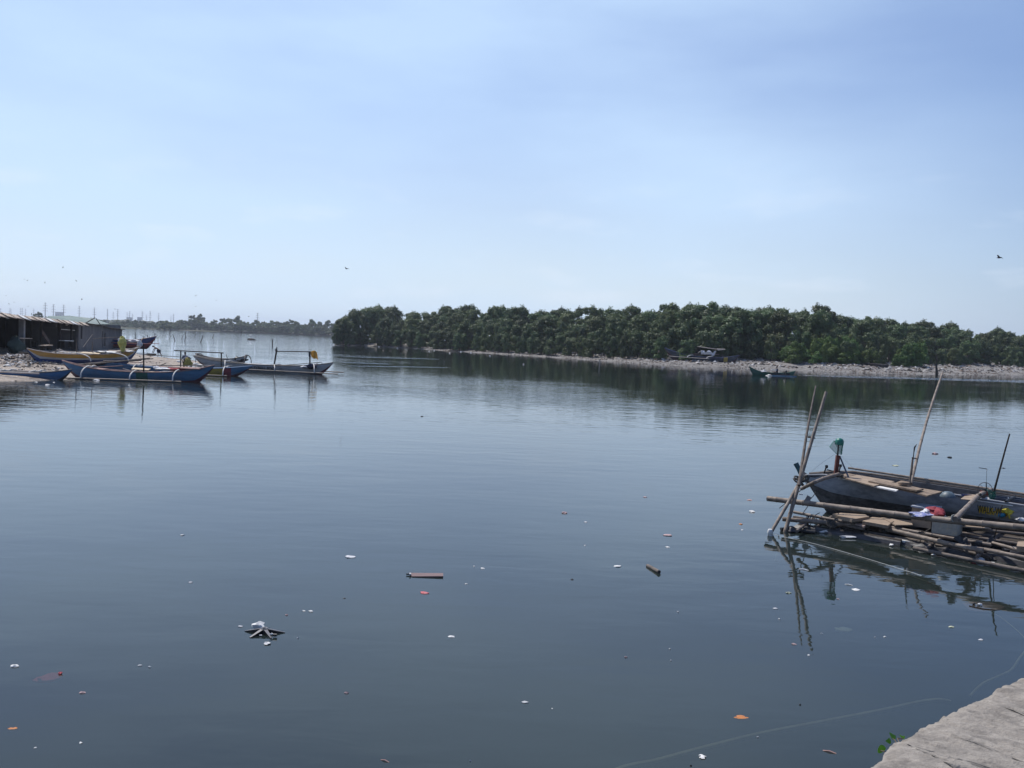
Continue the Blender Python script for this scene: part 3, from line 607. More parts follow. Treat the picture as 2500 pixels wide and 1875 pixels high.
# bow lamp stand with green hood
lp = thing('lamp_stand', 'rusty post on the bow of the grey boat with a green hooded lamp on top', 'lamp', P(2041, 1159, .79), world=True)
D1 = P(2041, 1159, .79).y
m = MB(); m.box(PD(2043, 1135, D1), (.062, .062, .34), (0, R(4), 0)); m.build('post', redrust, lp, False)
m = MB(); m.tube([PD(2045, 1112, D1), PD(2047, 1086, D1)], [.018, .012], 8); m.build('rod', black, lp)
m = MB(); c = PD(2049.5, 1080, D1); m.lathe([(.072, -.045), (.076, -.01), (.073, .03), (.055, .06), (.028, .075), (0, .078)], c, 22, 0, (0, R(6), 0)); m.build('lamp_hood', green, lp)
m = MB(); m.lathe([(.0, -.03), (.06, -.035), (.066, -.042)], c, 20, 0, (0, R(6), 0)); m.build('lamp', black, lp)
m = MB(); a_ = PD(2026, 1092, D1); b_ = PD(2043, 1109, D1); c1 = PD(2037, 1076, D1); c2 = PD(2058, 1080, D1); d_ = PD(2054, 1110, D1)
dd = Vector((0, .05, 0)); m.add([a_, b_, c1, c1+dd, c2, d_, a_+dd, d_+dd], [(0, 1, 2), (0, 6, 3, 2), (2, 1, 5, 4), (3, 4, 7), (4, 5, 7)])
m.build('net_shade', greennet, lp, False)
m = MB(); m.tube([c1, a_, b_], .004, 4); m.tube([c2, d_], .012, 5); m.build('wire_frame', green, lp)
m = MB(); m.tube([PD(2050, 1113, D1), PD(2056, 1128, D1-.02), P(2071, 1164, .79)], [.014, .014, .016], 7); m.build('brace', mat('blue_grey_pole', (.09, .11, .15), .6, (.06, .07, .1), 9), lp)
m = MB(); m.tube([PD(2053, 1112, D1), P(2106, 1166, .80)], .0018, 3); m.build('guy_line', ropel, lp)
for (x, y), (x2, y2) in (((2018, 1139), (2011, 1157)), ((2052, 1137), (2048, 1153))):
    k = thing('mooring_bitt', 'short dark mooring bitt with round head just '+('left' if x < 2030 else 'right')+' of the lamp post', 'bitt', P(x2, y2, .78), world=True, group='mooring bitts on the bow')
    a_, b_ = PD(x, y, P(x2, y2, .78).y), P(x2, y2, .78); m = MB(); m.tube([b_, a_], .014, 8); m.build('stem', dark, k)
    m = MB(); m.lathe([(0, -.03), (.022, -.028), (.028, 0), (.025, .025), (0, .03)], a_, 12); m.build('head', black, k)
m = MB(); m.tube([P(2019, 1146, .84), P(2030, 1149, .82), P(2042, 1151, .84)], .008, 5); m.tube([P(2018, 1149, .82), P(2035, 1150, .8)], .006, 5)
tag(single(m, 'bow_rope', 'dark rope strung between the bitt and the lamp post on the grey boat', 'rope', rope, P(2030, 1149, .8)))
# boat poles
def pole(name, label, a, b, r0_, r1_, mt=bam, seed=0, group=None, wob=.006, node=.3, cat='pole'):
    m = bamboo([a, b], r0_, r1_, seed=seed, wob=wob, node=node); return single(m, name, label, cat, mt, a, group)
pole('bamboo_pole', 'tall bamboo pole standing upright from the deck of the grey boat, tallest on it', P(2224, 1181, .72), PD(2301, 911, 19.6), .030, .020, bam, 11)
sp_ = thing('short_mast', 'short thin pole with black rod lashed to it beside the tall bamboo pole', 'pole', P(2221, 1178, .75), world=True)
Ds = P(2221, 1178, .75).y
bamboo([P(2221, 1178, .75), PD(2229, 1116, Ds)], .020, .017, seed=4).build('pole', bam, sp_)
m = MB(); m.tube([PD(2226, 1160, Ds), PD(2231, 1105, Ds), PD(2233, 1092, Ds), PD(2238, 1085, Ds)], [.009, .009, .016, .006], 6); m.build('rod', black, sp_)
m = MB(); m.tube([PD(2227, 1117, Ds-.03), PD(2240, 1121, Ds+.1)], .008, 5); m.tube([PD(2228, 1121, Ds-.03), PD(2236, 1118, Ds+.1)], .008, 5); m.build('lashing', rope, sp_)
pole('thin_pole', 'dark crooked thin stick pole leaning up beside the fan wheel on the grey boat', P(2425, 1207, .68), PD(2465, 1059, 15.6), .018, .012, dark, 13, wob=.012)
pole('stake', 'thin crooked stake standing in the water in front of the raft, at the right', P(2416, 1381, -.5)+Vector((-.0, 0, 0)), PD(2447, 1234, 13.4), .009, .006, dark, 14, wob=.014)
# crossing bamboo stakes at the left end
lk = PD(1955, 1172, 15.75)
pole('bamboo_stake', 'thick bamboo stake leaning in the water at the bow, base nearest the raft', P(1917, 1298, 0)-Vector((0, 0, .0))+(P(1917, 1298, 0)-PD(2017, 957, 16.3))*.2, PD(2017, 957, 16.3), .038, .026, bam, 15, 'crossed mooring stakes at the bow', wob=.004)
pole('bamboo_stake', 'thin dark upper bamboo stake of the crossed stakes, lashed beside the thick one', PD(1951, 1185, 15.55), PD(1992, 942, 16.9), .030, .014, bamd, 16, 'crossed mooring stakes at the bow', wob=.01)
pole('bamboo_stake', 'bamboo brace slanting down left from the lashing into the water, white rag at its foot', P(1880, 1303, 0)+(P(1880, 1303, 0)-lk)*.2, lk+(lk-P(1880, 1303, 0))*.05, .028, .030, bam, 17, 'crossed mooring stakes at the bow', wob=.004)
m = MB()
for k in range(6):
    c = lk+Vector((random.uniform(-.05, .05), -.02, random.uniform(-.05, .05))); a_ = random.uniform(-.6, .6)
    m.tube([c+Vector((.085*math.cos(t), .06*math.sin(t), .03*math.sin(t+a_)+a_*.05*math.cos(t))) for t in np.linspace(0, 6.28, 10)], .014, 5)
tag(single(m, 'lashing', 'dark rope lashing binding the crossed bamboo stakes at the bow', 'rope', rope, lk))
m = MB(); c = PD(1981, 1068, 16.0)
m.tube([c+Vector((-.06, -.04, .0)), c+Vector((.05, -.05, -.01)), c+Vector((.06, .04, 0)), c+Vector((-.06, .04, .01)), c+Vector((-.06, -.04, 0))], .008, 5)
tag(single(m, 'wire_tie', 'thin wire tie holding the two upright bamboo stakes together', 'wire', rope, c))
m = MB(); c = P(1880, 1301, .04); m.lathe([(.02, -.05), (.04, -.02), (.045, .02), (.03, .06)], c, 9); m.box(c+Vector((.02, -.03, -.05)), (.08, .02, .03), (.3, .2, .1))
tag(single(m, 'white_rag', 'white rag tied round the foot of the slanting bamboo brace', 'rag', white, c))
# lines
def spline(pts, k=6):
    pts = [Vector(p) for p in pts]; out_ = []
    if len(pts) < 3: return pts
    for i in range(len(pts)-1):
        p0, p1, p2, p3 = pts[max(i-1, 0)], pts[i], pts[i+1], pts[min(i+2, len(pts)-1)]
        for j in range(k):
            t = j/k; out_.append(.5*((2*p1)+(p2-p0)*t+(2*p0-5*p1+4*p2-p3)*t*t+(3*p1-p0-3*p2+p3)*t**3))
    return out_+[pts[-1]]
def line(name, label, pts, r_, mt, n=3):
    m = MB(); m.tube(spline(pts), r_, n); return tag(single(m, name, label, 'rope', mt, pts[0]))
line('mooring_line', 'thin pale line from the foot of the bamboo brace along the front of the raft', [P(1880, 1301, .04), P(1915, 1311, .02), P(1990, 1328, .012), P(2110, 1362, .01), P(2250, 1405, .008)], .004, ropel)
line('mooring_line', 'thin white line running from the crossed stakes up to the lamp post', [lk+Vector((.03, -.05, .02)), PD(1999, 1136, 16.5), PD(2044, 1105, D1)], .0022, ropel)
m = MB(); a_ = PD(1962, 1172, 15.7); b_ = PD(1975, 1187, 16.4); m.tube([a_, b_], .008, 6)
tag(single(m, 'bow_line', 'short pale rope from the bow to the crossed stakes', 'rope', ropel, a_))
# ================= raft =================
raft = thing('bamboo_raft', 'low raft of weathered bamboo poles floating in front of the grey boat', 'raft', P(2200, 1300, 0), world=True)
RP = [(((1910, 1267), (2143, 1285), (2338, 1333), (2400, 1344)), .17, .038, bam), (((1938, 1250), (2032, 1268), (2130, 1286)), .16, .026, bam), (((1937, 1262), (2010, 1273), (2110, 1292)), .14, .024, bamd),
      (((2162, 1285), (2338, 1317), (2420, 1330)), .20, .026, bam), (((2380, 1338), (2501, 1361), (2640, 1388)), .16, .03, bam), (((2420, 1325), (2501, 1347), (2640, 1375)), .19, .028, bam), (((2280, 1322), (2430, 1345), (2520, 1372), (2640, 1392)), .13, .028, bamd),
      (((2371, 1291), (2501, 1304), (2640, 1318)), .26, .024, bamd), (((2240, 1296), (2330, 1304), (2501, 1330)), .15, .026, bamd), (((2100, 1272), (2300, 1298), (2501, 1318)), .13, .028, bamd), (((2060, 1290), (2240, 1320), (2420, 1360)), .07, .03, bamd),
      (((1950, 1283), (2060, 1298), (2200, 1322)), .05, .035, dark), (((2230, 1338), (2380, 1368), (2560, 1405)), .05, .03, bamd), (((2350, 1276), (2501, 1292), (2640, 1302)), .30, .022, bamd)]
for i, (l, z, r_, mt) in enumerate(RP):
    bamboo([P(x, y, z) for x, y in l], r_, r_*1.05, n=9, seed=30+i, wob=.003).build('pole', mt, raft)
for i, (a_, b_, z) in enumerate((((1985, 1266), (1945, 1297), .11), ((2160, 1268), (2110, 1302), .1), ((2330, 1292), (2260, 1340), .1), ((2440, 1305), (2385, 1360), .12), ((2030, 1262), (1990, 1290), .08))):
    bamboo([P(*a_, z+.03), P(*b_, z-.03)], .026, .026, seed=60+i).build('cross_pole', bamd, raft)
for l, z, th, mt in (([(2032, 1255), (2080, 1268), (2122, 1261), (2112, 1256), (2052, 1252)], .30, .05, ply), ([(2105, 1272), (2168, 1283), (2178, 1275), (2150, 1264), (2130, 1262)], .26, .05, ply), ([(2151, 1263), (2187, 1281), (2228, 1281), (2225, 1271)], .27, .02, ply),
                     ([(2088, 1277), (2110, 1284), (2118, 1280), (2098, 1274)], .2, .03, mat('pink_ply', (.42, .33, .3), .9, (.3, .24, .22), 8)), ([(2350, 1284), (2372, 1286), (2420, 1290), (2412, 1287), (2364, 1281)], .31, .02, ply), ([(2485, 1322), (2482, 1333), (2560, 1340), (2556, 1320)], .27, .08, ply),
                     ([(2120, 1284), (2235, 1300), (2300, 1300), (2180, 1276)], .17, .02, dark), ([(2340, 1300), (2500, 1326), (2560, 1318), (2400, 1296)], .14, .02, dark), ([(1985, 1276), (2100, 1296), (2150, 1290), (2040, 1270)], .10, .02, dark)):
    m = MB(); m.slab(Q(l, z), th); m.build('board', mt, raft, False)
blob = mat('dark_float_and_shade', (.06, .055, .06), .5, (.03, .03, .032), 9, bump=.006, spec=.5)  # dark floats, also used to paint shade under the raft
def lump(c, sx_, sy_, sz_, seed, n=10, k=6, amp=.22):
    rr = random.Random(seed); m = MB(); vs = []; fs = []
    ph = [rr.uniform(0, 6.28) for _ in range(6)]
    for i in range(k+1):
        t = math.pi*i/k
        for j in range(n):
            q = 2*math.pi*j/n; f_ = 1+amp*math.sin(2*q+ph[0]+t*2)+amp*.7*math.sin(3*q+ph[1]-t*3)+amp*.5*math.cos(5*q+ph[2])+rr.uniform(-amp, amp)*.35
            vs.append(Vector(c)+Vector((sx_*math.sin(t)*math.cos(q)*f_, sy_*math.sin(t)*math.sin(q)*f_, sz_*math.cos(t)*(1+.2*math.sin(q*2+ph[3])))))
    for i in range(k):
        for j in range(n): fs.append((i*n+j, (i+1)*n+j, (i+1)*n+(j+1) % n, i*n+(j+1) % n))
    m.add(vs, fs); return m
for i, (x, y, w_, h_) in enumerate(((1931, 1294, .11, .06), (1962, 1288, .15, .07), (2050, 1300, .2, .07), (2110, 1305, .16, .06), (2180, 1318, .2, .06), (2260, 1335, .22, .06), (2330, 1345, .2, .08), (2430, 1362, .22, .06), (2300, 1318, .2, .08), (2210, 1302, .2, .07), (2380, 1338, .2, .09), (2480, 1350, .2, .09))):
    m = lump(P(x, y, .02), w_, .13, h_, 80+i); m.build('float', blob, raft)  # dark floats, with extra lumps added to darken the raft's underside
for i, (a_, b_, z, r_) in enumerate((((1960, 1292), (2200, 1330), .0, .07), ((2150, 1318), (2420, 1368), .0, .08), ((2340, 1348), (2620, 1405), .0, .09), ((2060, 1285), (2500, 1340), .02, .08))):
    m = MB(); m.tube([P(*a_, z), P(*b_, z)], r_, 8); m.build('shade_tube', blob, raft)  # dark tubes added at the waterline as shade beneath the raft
m = MB(); m.tube([P(1906, 1292, .03), P(1922, 1292, .03), P(1990, 1300, .03)], .03, 9); m.build('drum', black, raft)
for i, (x, y) in enumerate(((1982, 1268), (2162, 1290), (2030, 1278), (2250, 1308))):
    m = MB(); rr = random.Random(i)
    for k in range(5):
        c = P(x+rr.uniform(-5, 5), y, .17); m.tube([c+Vector((.055*math.cos(t)+rr.uniform(-.01, .01), .05*math.sin(t), .055*math.sin(t))) for t in np.linspace(0, 6.28, 9)], .007, 4)
    c = P(x, y, .17); m.tube([c, c+Vector((.06, -.03, .09)), c+Vector((.12, -.02, .12))], .006, 4); m.tube([c, c+Vector((-.05, -.07, -.1))], .006, 4); m.build('lashing', rope, raft)
# things on the raft
def crate(name, label, face_l, face_r, z0, hgt, dep, mt, cat, lidm=None, hollow=False):
    a_ = P(*face_l, z0); b_ = P(*face_r, z0); d = b_-a_; d.z = 0; wd = d.length; ang = math.atan2(d.y, d.x); ctr = (a_+b_)/2
    r_ = thing(name, label, cat, (ctr.x, ctr.y, z0), ang)
    m = MB(); t = .02
    m.box((0, dep/2, t/2), (wd, dep, t)); m.box((0, 0+t/2, hgt/2+t/2), (wd, t, hgt-t)); m.box((0, dep-t/2, hgt/2+t/2), (wd, t, hgt-t))
    m.box((-wd/2+t/2, dep/2, hgt/2+t/2), (t, dep-2*t, hgt-t)); m.box((wd/2-t/2, dep/2, hgt/2+t/2), (t, dep-2*t, hgt-t)); m.build('box_body', mt, r_, False)
    if lidm: m = MB(); m.box((0.0, dep/2, hgt+.014), (wd+.03, dep+.03, .025), (.0, .01, 0)); m.build('lid', lidm, r_, False)
    return r_
foamy = mat('stained_foam', (.50, .47, .40), .85, (.36, .34, .30), 14, bump=.004, stain=(.48, .36, .18), stain_amt=.5)
crate('foam_box', 'grimy cream styrofoam box standing on the raft under the rear crossbeam', (2274, 1301), (2336, 1310), .17, .24, .36, foamy, 'box')
crate('wooden_box', 'low brown plywood box on the raft holding up the bundle of clothes', (2224, 1283), (2272, 1291), .22, .30, .36, ply, 'box', mat('blue_mat', (.42, .45, .5), .8, (.3, .33, .4), 9))
bz = .56; bx = P(2250, 1254, bz)
clr = mat('red_cloth', (.38, .065, .075), .8, (.2, .03, .045), 12, bump=.008, bscale=20); clb = mat('blue_cloth', (.05, .09, .36), .8, (.5, .5, .55), 26, bump=.006, bscale=20); clw = mat('white_cloth', (.7, .7, .7), .8, (.45, .45, .48), 14, bump=.008, bscale=18)
c = P(2284, 1253, .58); tag(single(lump(c, .14, .12, .085, 3, 18, 11, .30), 'red_cloth', 'crumpled dark red cloth on top of the clothes bundle on the raft', 'cloth', clr, c))
c = P(2246, 1256, .56); tag(single(lump(c, .16, .12, .035, 4, 18, 9, .30), 'blue_cloth', 'blue and white patterned cloth spilling left from the clothes bundle', 'cloth', clb, c))
c = P(2262, 1251, .585); tag(single(lump(c, .07, .09, .05, 5, 16, 9, .30), 'grey_cloth', 'small grey and white cloth between the red cloth and the blue cloth', 'cloth', clw, c))
c = P(2304, 1261, .54); tag(single(lump(c, .03, .03, .025, 6), 'white_scrap', 'tiny white scrap at the right edge of the clothes bundle', 'scrap', white, c))
# black tarpaulin
tarp = mat('black_tarp', (.060, .062, .066), .7, (.04, .04, .045), 6, bump=.01, bscale=12, spec=.4)
def sheetquad(c0, c1, c2, c3, n, amp, seed, sag=0):
    rr = random.Random(seed); m = MB(); ph = [rr.uniform(0, 6.28) for _ in range(4)]; vs = []
    for i in range(n+1):
        for j in range(n+1):
            u, v = i/n, j/n; p = c0.lerp(c1, u).lerp(c3.lerp(c2, u), v)
            vs.append(p+Vector((0, amp*math.sin(u*9+ph[0]+v*3), amp*math.sin(u*7+ph[1]+v*5)+amp*.6*math.cos(v*11+ph[2]+u*4)-sag*math.sin(u*math.pi))))
    fs = [(i*(n+1)+j, (i+1)*(n+1)+j, (i+1)*(n+1)+j+1, i*(n+1)+j+1) for i in range(n) for j in range(n)]
    m.add(vs, fs); k = len(vs); m.add([v-Vector((0, -.006, .008)) for v in vs], [f_[::-1] for f_ in fs])
    return m
t_ = thing('tarpaulin', 'crumpled black tarpaulin draped over the front poles of the raft in two folds', 'tarpaulin', P(2380, 1335, .2), world=True)
sheetquad(P(2328, 1313, .27), P(2357, 1308, .29), P(2366, 1334, .14), P(2345, 1332, .16), 9, .018, 1).build('fold', tarp, t_)
sheetquad(P(2370, 1324, .24), P(2428, 1307, .30), P(2415, 1332, .15), P(2375, 1336, .14), 9, .02, 2, .05).build('fold', tarp, t_)
# junk at the foot of the raft
JUNK = [('foam_chunk', (1970, 1291), .085, .04, .035, white, 'rounded white foam lump at the left end of the raft', 'foam'), ('foam_chunk', (1992, 1294), .06, .04, .03, clw, 'small greyish foam lump second from the left under the raft', 'foam'), ('plastic_bag', (2022, 1299), .10, .05, .035, white, 'crumpled white plastic bag floating under the left half of the raft', 'bag'),
        ('broken_foam', (2070, 1311), .13, .035, .02, clw, 'long thin whitish broken foam piece at the waterline below the boards', 'foam'), ('orange_bag', (2187, 1316), .08, .05, .04, mat('orange_brown', (.30, .15, .05), .7, (.2, .1, .04), 12), 'crumpled orange brown bag under the middle of the raft', 'bag'),
        ('foam_crumb', (2177, 1330), .035, .03, .015, white, 'tiny white crumb floating left of the white and blue box', 'foam'), ('rubbish_clump', (2377, 1371), .045, .04, .03, mat('pink_red', (.5, .12, .12), .7, (.3, .08, .08), 18), 'small reddish scrap at the left of the floating clump before the stake', 'rubbish'),
        ('rubbish_clump', (2393, 1369), .07, .05, .045, clw, 'crumpled white bag in the floating clump just left of the thin stake', 'bag'), ('rubbish_clump', (2415, 1373), .09, .03, .012, white, 'flat white strip floating at the foot of the thin stake', 'rubbish'), ('foam_crumb', (2278, 1354), .025, .02, .01, white, 'tiny white crumb under the poles right of the white and blue box', 'foam')]
for i, (nm, (x, y), a_, b_, h_, mt, lab, ct) in enumerate(JUNK):
    c = P(x, y, .02); tag(single(lump(c, a_, b_, h_, 200+i, amp=.3), nm, lab, ct, mt, c))
k = thing('floating_box', 'white and dark blue rectangular foam box floating under the front pole of the raft', 'box', P(2236, 1332, .0), world=True)
ang = -.42; m = MB(); m.box(P(2236, 1325, .05), (.40, .08, .03), (0, .03, ang)); m.build('lid', white, k, False); m = MB(); m.box(P(2236, 1329, .015), (.38, .085, .05), (0, .03, ang)); m.build('box_body', mat('navy', (.02, .03, .12), .5, (.015, .02, .08), 9), k, False)
# clutter on the boat
c = P(2314, 1213, .66); m = MB(); m.lathe([(.125, 0), (.12, .02), (.09, .06), (.055, .085), (.0, .095)], c, 20); tag(single(m, 'basin', 'upturned blue grey plastic basin on the grey boat behind the deck boards', 'basin', mat('basin_grey', (.10, .14, .17), .5, (.07, .10, .12), 8, spec=.5), c))
c = P(2360, 1209, .70); m = MB(); m.box(c, (.22, .05, .03), (0, .1, .55)); tag(single(m, 'blue_plank', 'short dark blue plank leaning on the yellowish board of the grey boat', 'plank', mat('navy', (0, 0, 0)), c, smooth=False))
eng = thing('engine', 'small boat engine with wire fan ring, red body and thin aerial', 'engine', P(2404, 1212, .66), world=True); De = P(2404, 1212, .66).y
def ring(c, r_, th, tilt, n=28): return [Vector(c)+Vector((r_*math.cos(q), r_*.25*math.sin(q)*0+tilt*math.sin(q)*r_, r_*math.sin(q))) for q in np.linspace(0, 2*math.pi, n)]
m = MB(); c = PD(2405, 1196, De); m.tube(ring(c, .122, 0, .15), .005, 5, cap=False); m.build('guard_ring', dark, eng)
m = MB()
for q in np.linspace(0, math.pi, 5)[:-1]: m.tube([c+Vector((.12*math.cos(q), 0, .12*math.sin(q))), c-Vector((.12*math.cos(q), 0, .12*math.sin(q)))], .0022, 3)
m.build('guard_spoke', dark, eng)
m = MB(); m.box(PD(2404, 1204, De), (.11, .1, .06), (0, .05, .3)); m.build('engine_body', mat('engine_red', (.34, .08, .05), .6, (.2, .05, .04), 14), eng, False)
m = MB(); m.box(PD(2404, 1197, De), (.05, .05, .05)); m.build('engine_cap', black, eng, False)
m = MB(); m.tube([PD(2408.5, 1194, De), PD(2408.5, 1178, De)], .008, 6); m.tube([PD(2408.5, 1178, De), PD(2409, 1148, De)], .003, 4); m.tube([PD(2409.5, 1145, De), PD(2390, 1142, De)], .006, 5); m.build('aerial', black, eng)
m = MB(); m.box(PD(2409.3, 1147, De), (.012, .012, .02)); m.build('aerial_tip', white, eng, False)
c = P(2416, 1216, .64); m = MB(); m.lathe([(.026, 0), (.032, .08), (.028, .08), (.022, .005)], c, 14); tag(single(m, 'cup', 'small pale cup beside the engine on the grey boat', 'cup', mat('cream', (.55, .5, .42), .6, (.45, .4, .34), 12), c))
c = P(2421, 1208, .72); tag(single(sheetquad(c+Vector((-.09, 0, .1)), c+Vector((.06, 0, .06)), c+Vector((.08, .02, -.08)), c+Vector((-.02, 0, -.09)), 6, .012, 8), 'green_netting', 'scrap of green netting hanging between the fan ring and the stick pole', 'net', greennet, c))
c = P(2410, 1222, .62); m = lump(c, .065, .05, .05, 17); tag(single(m, 'clear_bag', 'crumpled clear and white bag on the gunwale beside the cup', 'bag', clw, c))
for (x, y, w_, d_, an, lab) in ((2446, 1220, .34, .22, -.45, 'flat dark blue tray lying in the grey boat right of the stick pole'), (2490, 1224, .34, .22, -.45, 'flat dark blue tray at the right edge of the grey boat')):
    c = P(x, y, .635); k = thing('tray', lab, 'tray', c, an); m = MB(); m.box((0, 0, 0), (w_, d_, .012)); m.build('tray_floor', mat('tray_blue', (.07, .085, .12), .5, (.045, .055, .08), 8, spec=.5), k, False)
    for sx_ in (-1, 1): m = MB(); m.box((sx_*w_/2, 0, .02), (.014, d_, .045)); m.build('tray_rim', MATS['tray_blue'], k, False)
    for sy_ in (-1, 1): m = MB(); m.box((0, sy_*d_/2, .02), (w_-.016, .014, .045)); m.build('tray_rim', MATS['tray_blue'], k, False)
c = P(2460, 1217, .67); m = MB(); m.tube([P(2455, 1224, .66), P(2477, 1213, .7)], .02, 7); tag(single(m, 'dark_roll', 'dark rolled cloth lying between the two trays on the grey boat', 'roll', black, c))
# yellow cloth and board outside the hull on the right
k = P(2490, 1255, .40)
m = MB(); m.slab(Q([(2480, 1252), (2510, 1262), (2600, 1268), (2600, 1246), (2486, 1241)], .45), .03); tag(single(m, 'plank_shelf', 'pale brown board beside the yellow cloth at the right edge', 'board', ply, k, smooth=False))
m = MB(); m.box(P(2500, 1272, .30), (.5, .25, .10), (0, 0, -.45)); tag(single(m, 'dark_case', 'dark box under the board and yellow cloth at the right edge', 'box', black, P(2500, 1272, .3), smooth=False))
yc = mat('yellow_cloth', (.68, .56, .06), .75, (.45, .36, .05), 14, bump=.01, bscale=16)
c = P(2472, 1252, .47); t_ = thing('yellow_cloth', 'bright yellow crumpled cloth hanging beside the boat at the right edge', 'cloth', c, world=True)
m = sheetquad(P(2450, 1246, .5), P(2484, 1238, .55), P(2480, 1255, .44), P(2462, 1262, .42), 8, .025, 21, .0); m.build('cloth_sheet', yc, t_); lump(P(2461, 1249, .49), .09, .06, .055, 22, 16, 9, .32).build('cloth_knot', yc, t_); lump(P(2477, 1243, .52), .06, .05, .045, 24, 14, 8, .32).build('cloth_end', yc, t_)
c = P(2446, 1258, .42); m = MB(); m.lathe([(.028, -.05), (.034, -.03), (.034, .04), (.02, .055)], c, 14, 0, (R(70), 0, R(40))); tag(single(m, 'blue_bottle', 'bright blue plastic bottle cap end beside the yellow cloth', 'bottle', mat('cyan', (.02, .22, .38), .4, (.015, .16, .3), 9, spec=.5), c))
c = P(2493, 1269, .40); tag(single(lump(c, .07, .05, .035, 23), 'white_bag', 'small white bag on the dark box at the right edge', 'bag', clw, c))
# ================= sheds on the left =================
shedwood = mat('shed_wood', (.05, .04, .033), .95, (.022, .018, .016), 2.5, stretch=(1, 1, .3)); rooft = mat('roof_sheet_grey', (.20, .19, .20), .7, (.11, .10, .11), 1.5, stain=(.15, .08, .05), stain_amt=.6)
roofg = mat('roof_green', (.20, .26, .24), .7, (.14, .19, .18), .8, stain=(.26, .26, .24), stain_amt=.4); concg = mat('old_concrete', (.19, .18, .18), .95, (.115, .11, .115), .5, bump=.01, bscale=6, stain=(.10, .10, .11), stain_amt=.6)
raft_w = mat('pale_rafter', (.62, .52, .43), .9, (.34, .27, .21), 3); earth = mat('earth_floor', (.16, .13, .11), 1, (.1, .08, .07), 1)
def GP(px, D): return Vector(((px-1250)/FP*D, D, 0))
SA = Vector((PD(-160, 800, 55.5).x, 55.5, 0)); SBp = Vector((PD(190, 800, 84).x, 84, 0))
us = (SBp-SA).normalized(); un = Vector((-us.y, us.x, 0));  un = un if un.x < 0 else -un     # away from the river
LS = (SBp-SA).length; gz0 = .95
shed = thing('boat_shed', 'long dark open sided boat shed with sagging grey sheet roof behind the beached boats', 'shed', SA+Vector((0, 0, gz0)), world=True)
def SP(s, d, z): return SA+us*s+un*d+Vector((0, 0, z))
def eave(s): return lerp(3.66, 3.02, s/LS)
ns = 13
for i in range(ns):
    a_, b_ = LS*i/ns, LS*(i+1)/ns-.03; jz = random.uniform(-.03, .03); m = MB(); V = []; k = 14
    for j in range(k+1):
        s = lerp(a_, b_+.12, j/k); c_ = .02*(1 if j % 2 else -1); V += [SP(s, -.45, eave(s)+jz+c_), SP(s, 6.2, eave(s)+.52+jz+c_)]
    m.add(V, [(2*j, 2*j+2, 2*j+3, 2*j+1) for j in range(k)]); m.add([v-Vector((0, 0, .02)) for v in V], [(2*j, 2*j+1, 2*j+3, 2*j+2) for j in range(k)]); m.build('roof_sheet', rooft, shed, False)
for i in range(19):
    s = LS*(i+.5)/19; m = MB(); a_ = SP(s-.9, -.92, eave(s-.9)-.04-.03*(i % 2)); b_ = SP(s+.95, -.92, eave(s+.95)-.13-.02*(i % 3))
    up_ = Vector((0, 0, .12)); m.slab([a_-up_, b_-up_, b_+un*.4+up_, a_+un*.4+up_], .04); m.build('eave_board', raft_w if i % 4 else white, shed, False)
for i in range(8):
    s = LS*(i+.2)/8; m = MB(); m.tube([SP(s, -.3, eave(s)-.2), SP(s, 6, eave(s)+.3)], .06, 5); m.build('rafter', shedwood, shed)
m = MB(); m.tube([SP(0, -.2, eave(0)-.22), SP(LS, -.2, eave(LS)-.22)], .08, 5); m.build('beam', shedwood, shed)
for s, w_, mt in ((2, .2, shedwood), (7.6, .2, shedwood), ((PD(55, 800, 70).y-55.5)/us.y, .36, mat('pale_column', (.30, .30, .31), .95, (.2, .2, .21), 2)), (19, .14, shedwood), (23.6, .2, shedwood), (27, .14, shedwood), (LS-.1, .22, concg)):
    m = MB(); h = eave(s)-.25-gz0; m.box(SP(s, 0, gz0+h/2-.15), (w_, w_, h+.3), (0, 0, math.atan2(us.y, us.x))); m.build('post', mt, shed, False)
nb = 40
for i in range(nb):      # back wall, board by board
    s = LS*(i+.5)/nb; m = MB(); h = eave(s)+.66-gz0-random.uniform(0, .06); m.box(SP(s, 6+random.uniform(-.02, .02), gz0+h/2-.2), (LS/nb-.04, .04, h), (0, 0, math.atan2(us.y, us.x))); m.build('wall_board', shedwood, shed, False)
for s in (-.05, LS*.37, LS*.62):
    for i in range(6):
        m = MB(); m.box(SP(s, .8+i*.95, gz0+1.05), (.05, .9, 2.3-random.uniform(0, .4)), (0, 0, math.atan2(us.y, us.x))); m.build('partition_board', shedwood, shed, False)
def shedthing(name, lab, cat, s, d, z, size, mt, rot=(0, 0, 0)):
    c = SP(s, d, z); m = MB(); m.box((0, 0, 0), size, rot); o = m.build(name, mt, None, False); o.location = c; o.rotation_euler = (0, 0, math.atan2(us.y, us.x)); return tag(o, lab, cat)
def bench(name, lab, s, d, z, L_, mt, slope=0.):
    r_ = thing(name, lab, 'bench' if 'bench' in name else 'table', SP(s, d, gz0), math.atan2(us.y, us.x)); m = MB(); m.box((0, 0, z-gz0), (L_, .45, .06), (0, slope, 0)); m.build('top', mt, r_, False)
    for sx_ in (-1, 1): m = MB(); m.box((sx_*L_*.42, 0, (z-gz0)/2-.05), (.07, .35, z-gz0-.04+.1)); m.build('leg', shedwood, r_, False)
    return r_
def sS(px, D=None):   # shed abscissa under a picture column
    lo, hi = 0, LS
    for _ in range(40):
        mid = (lo+hi)/2; x = proj(SP(mid, 0, 1.0))[0]
        if x < px: lo = mid
        else: hi = mid
    return lo
bench('work_table', 'pale plank table at the front of the shed left of the pale column', sS(42), -.4, 1.72, 2.6, raft_w, .02)
bench('plank_bench', 'low plank bench before the shed under the pale column', sS(56), -1.6, 1.22, 1.9, raft_w)
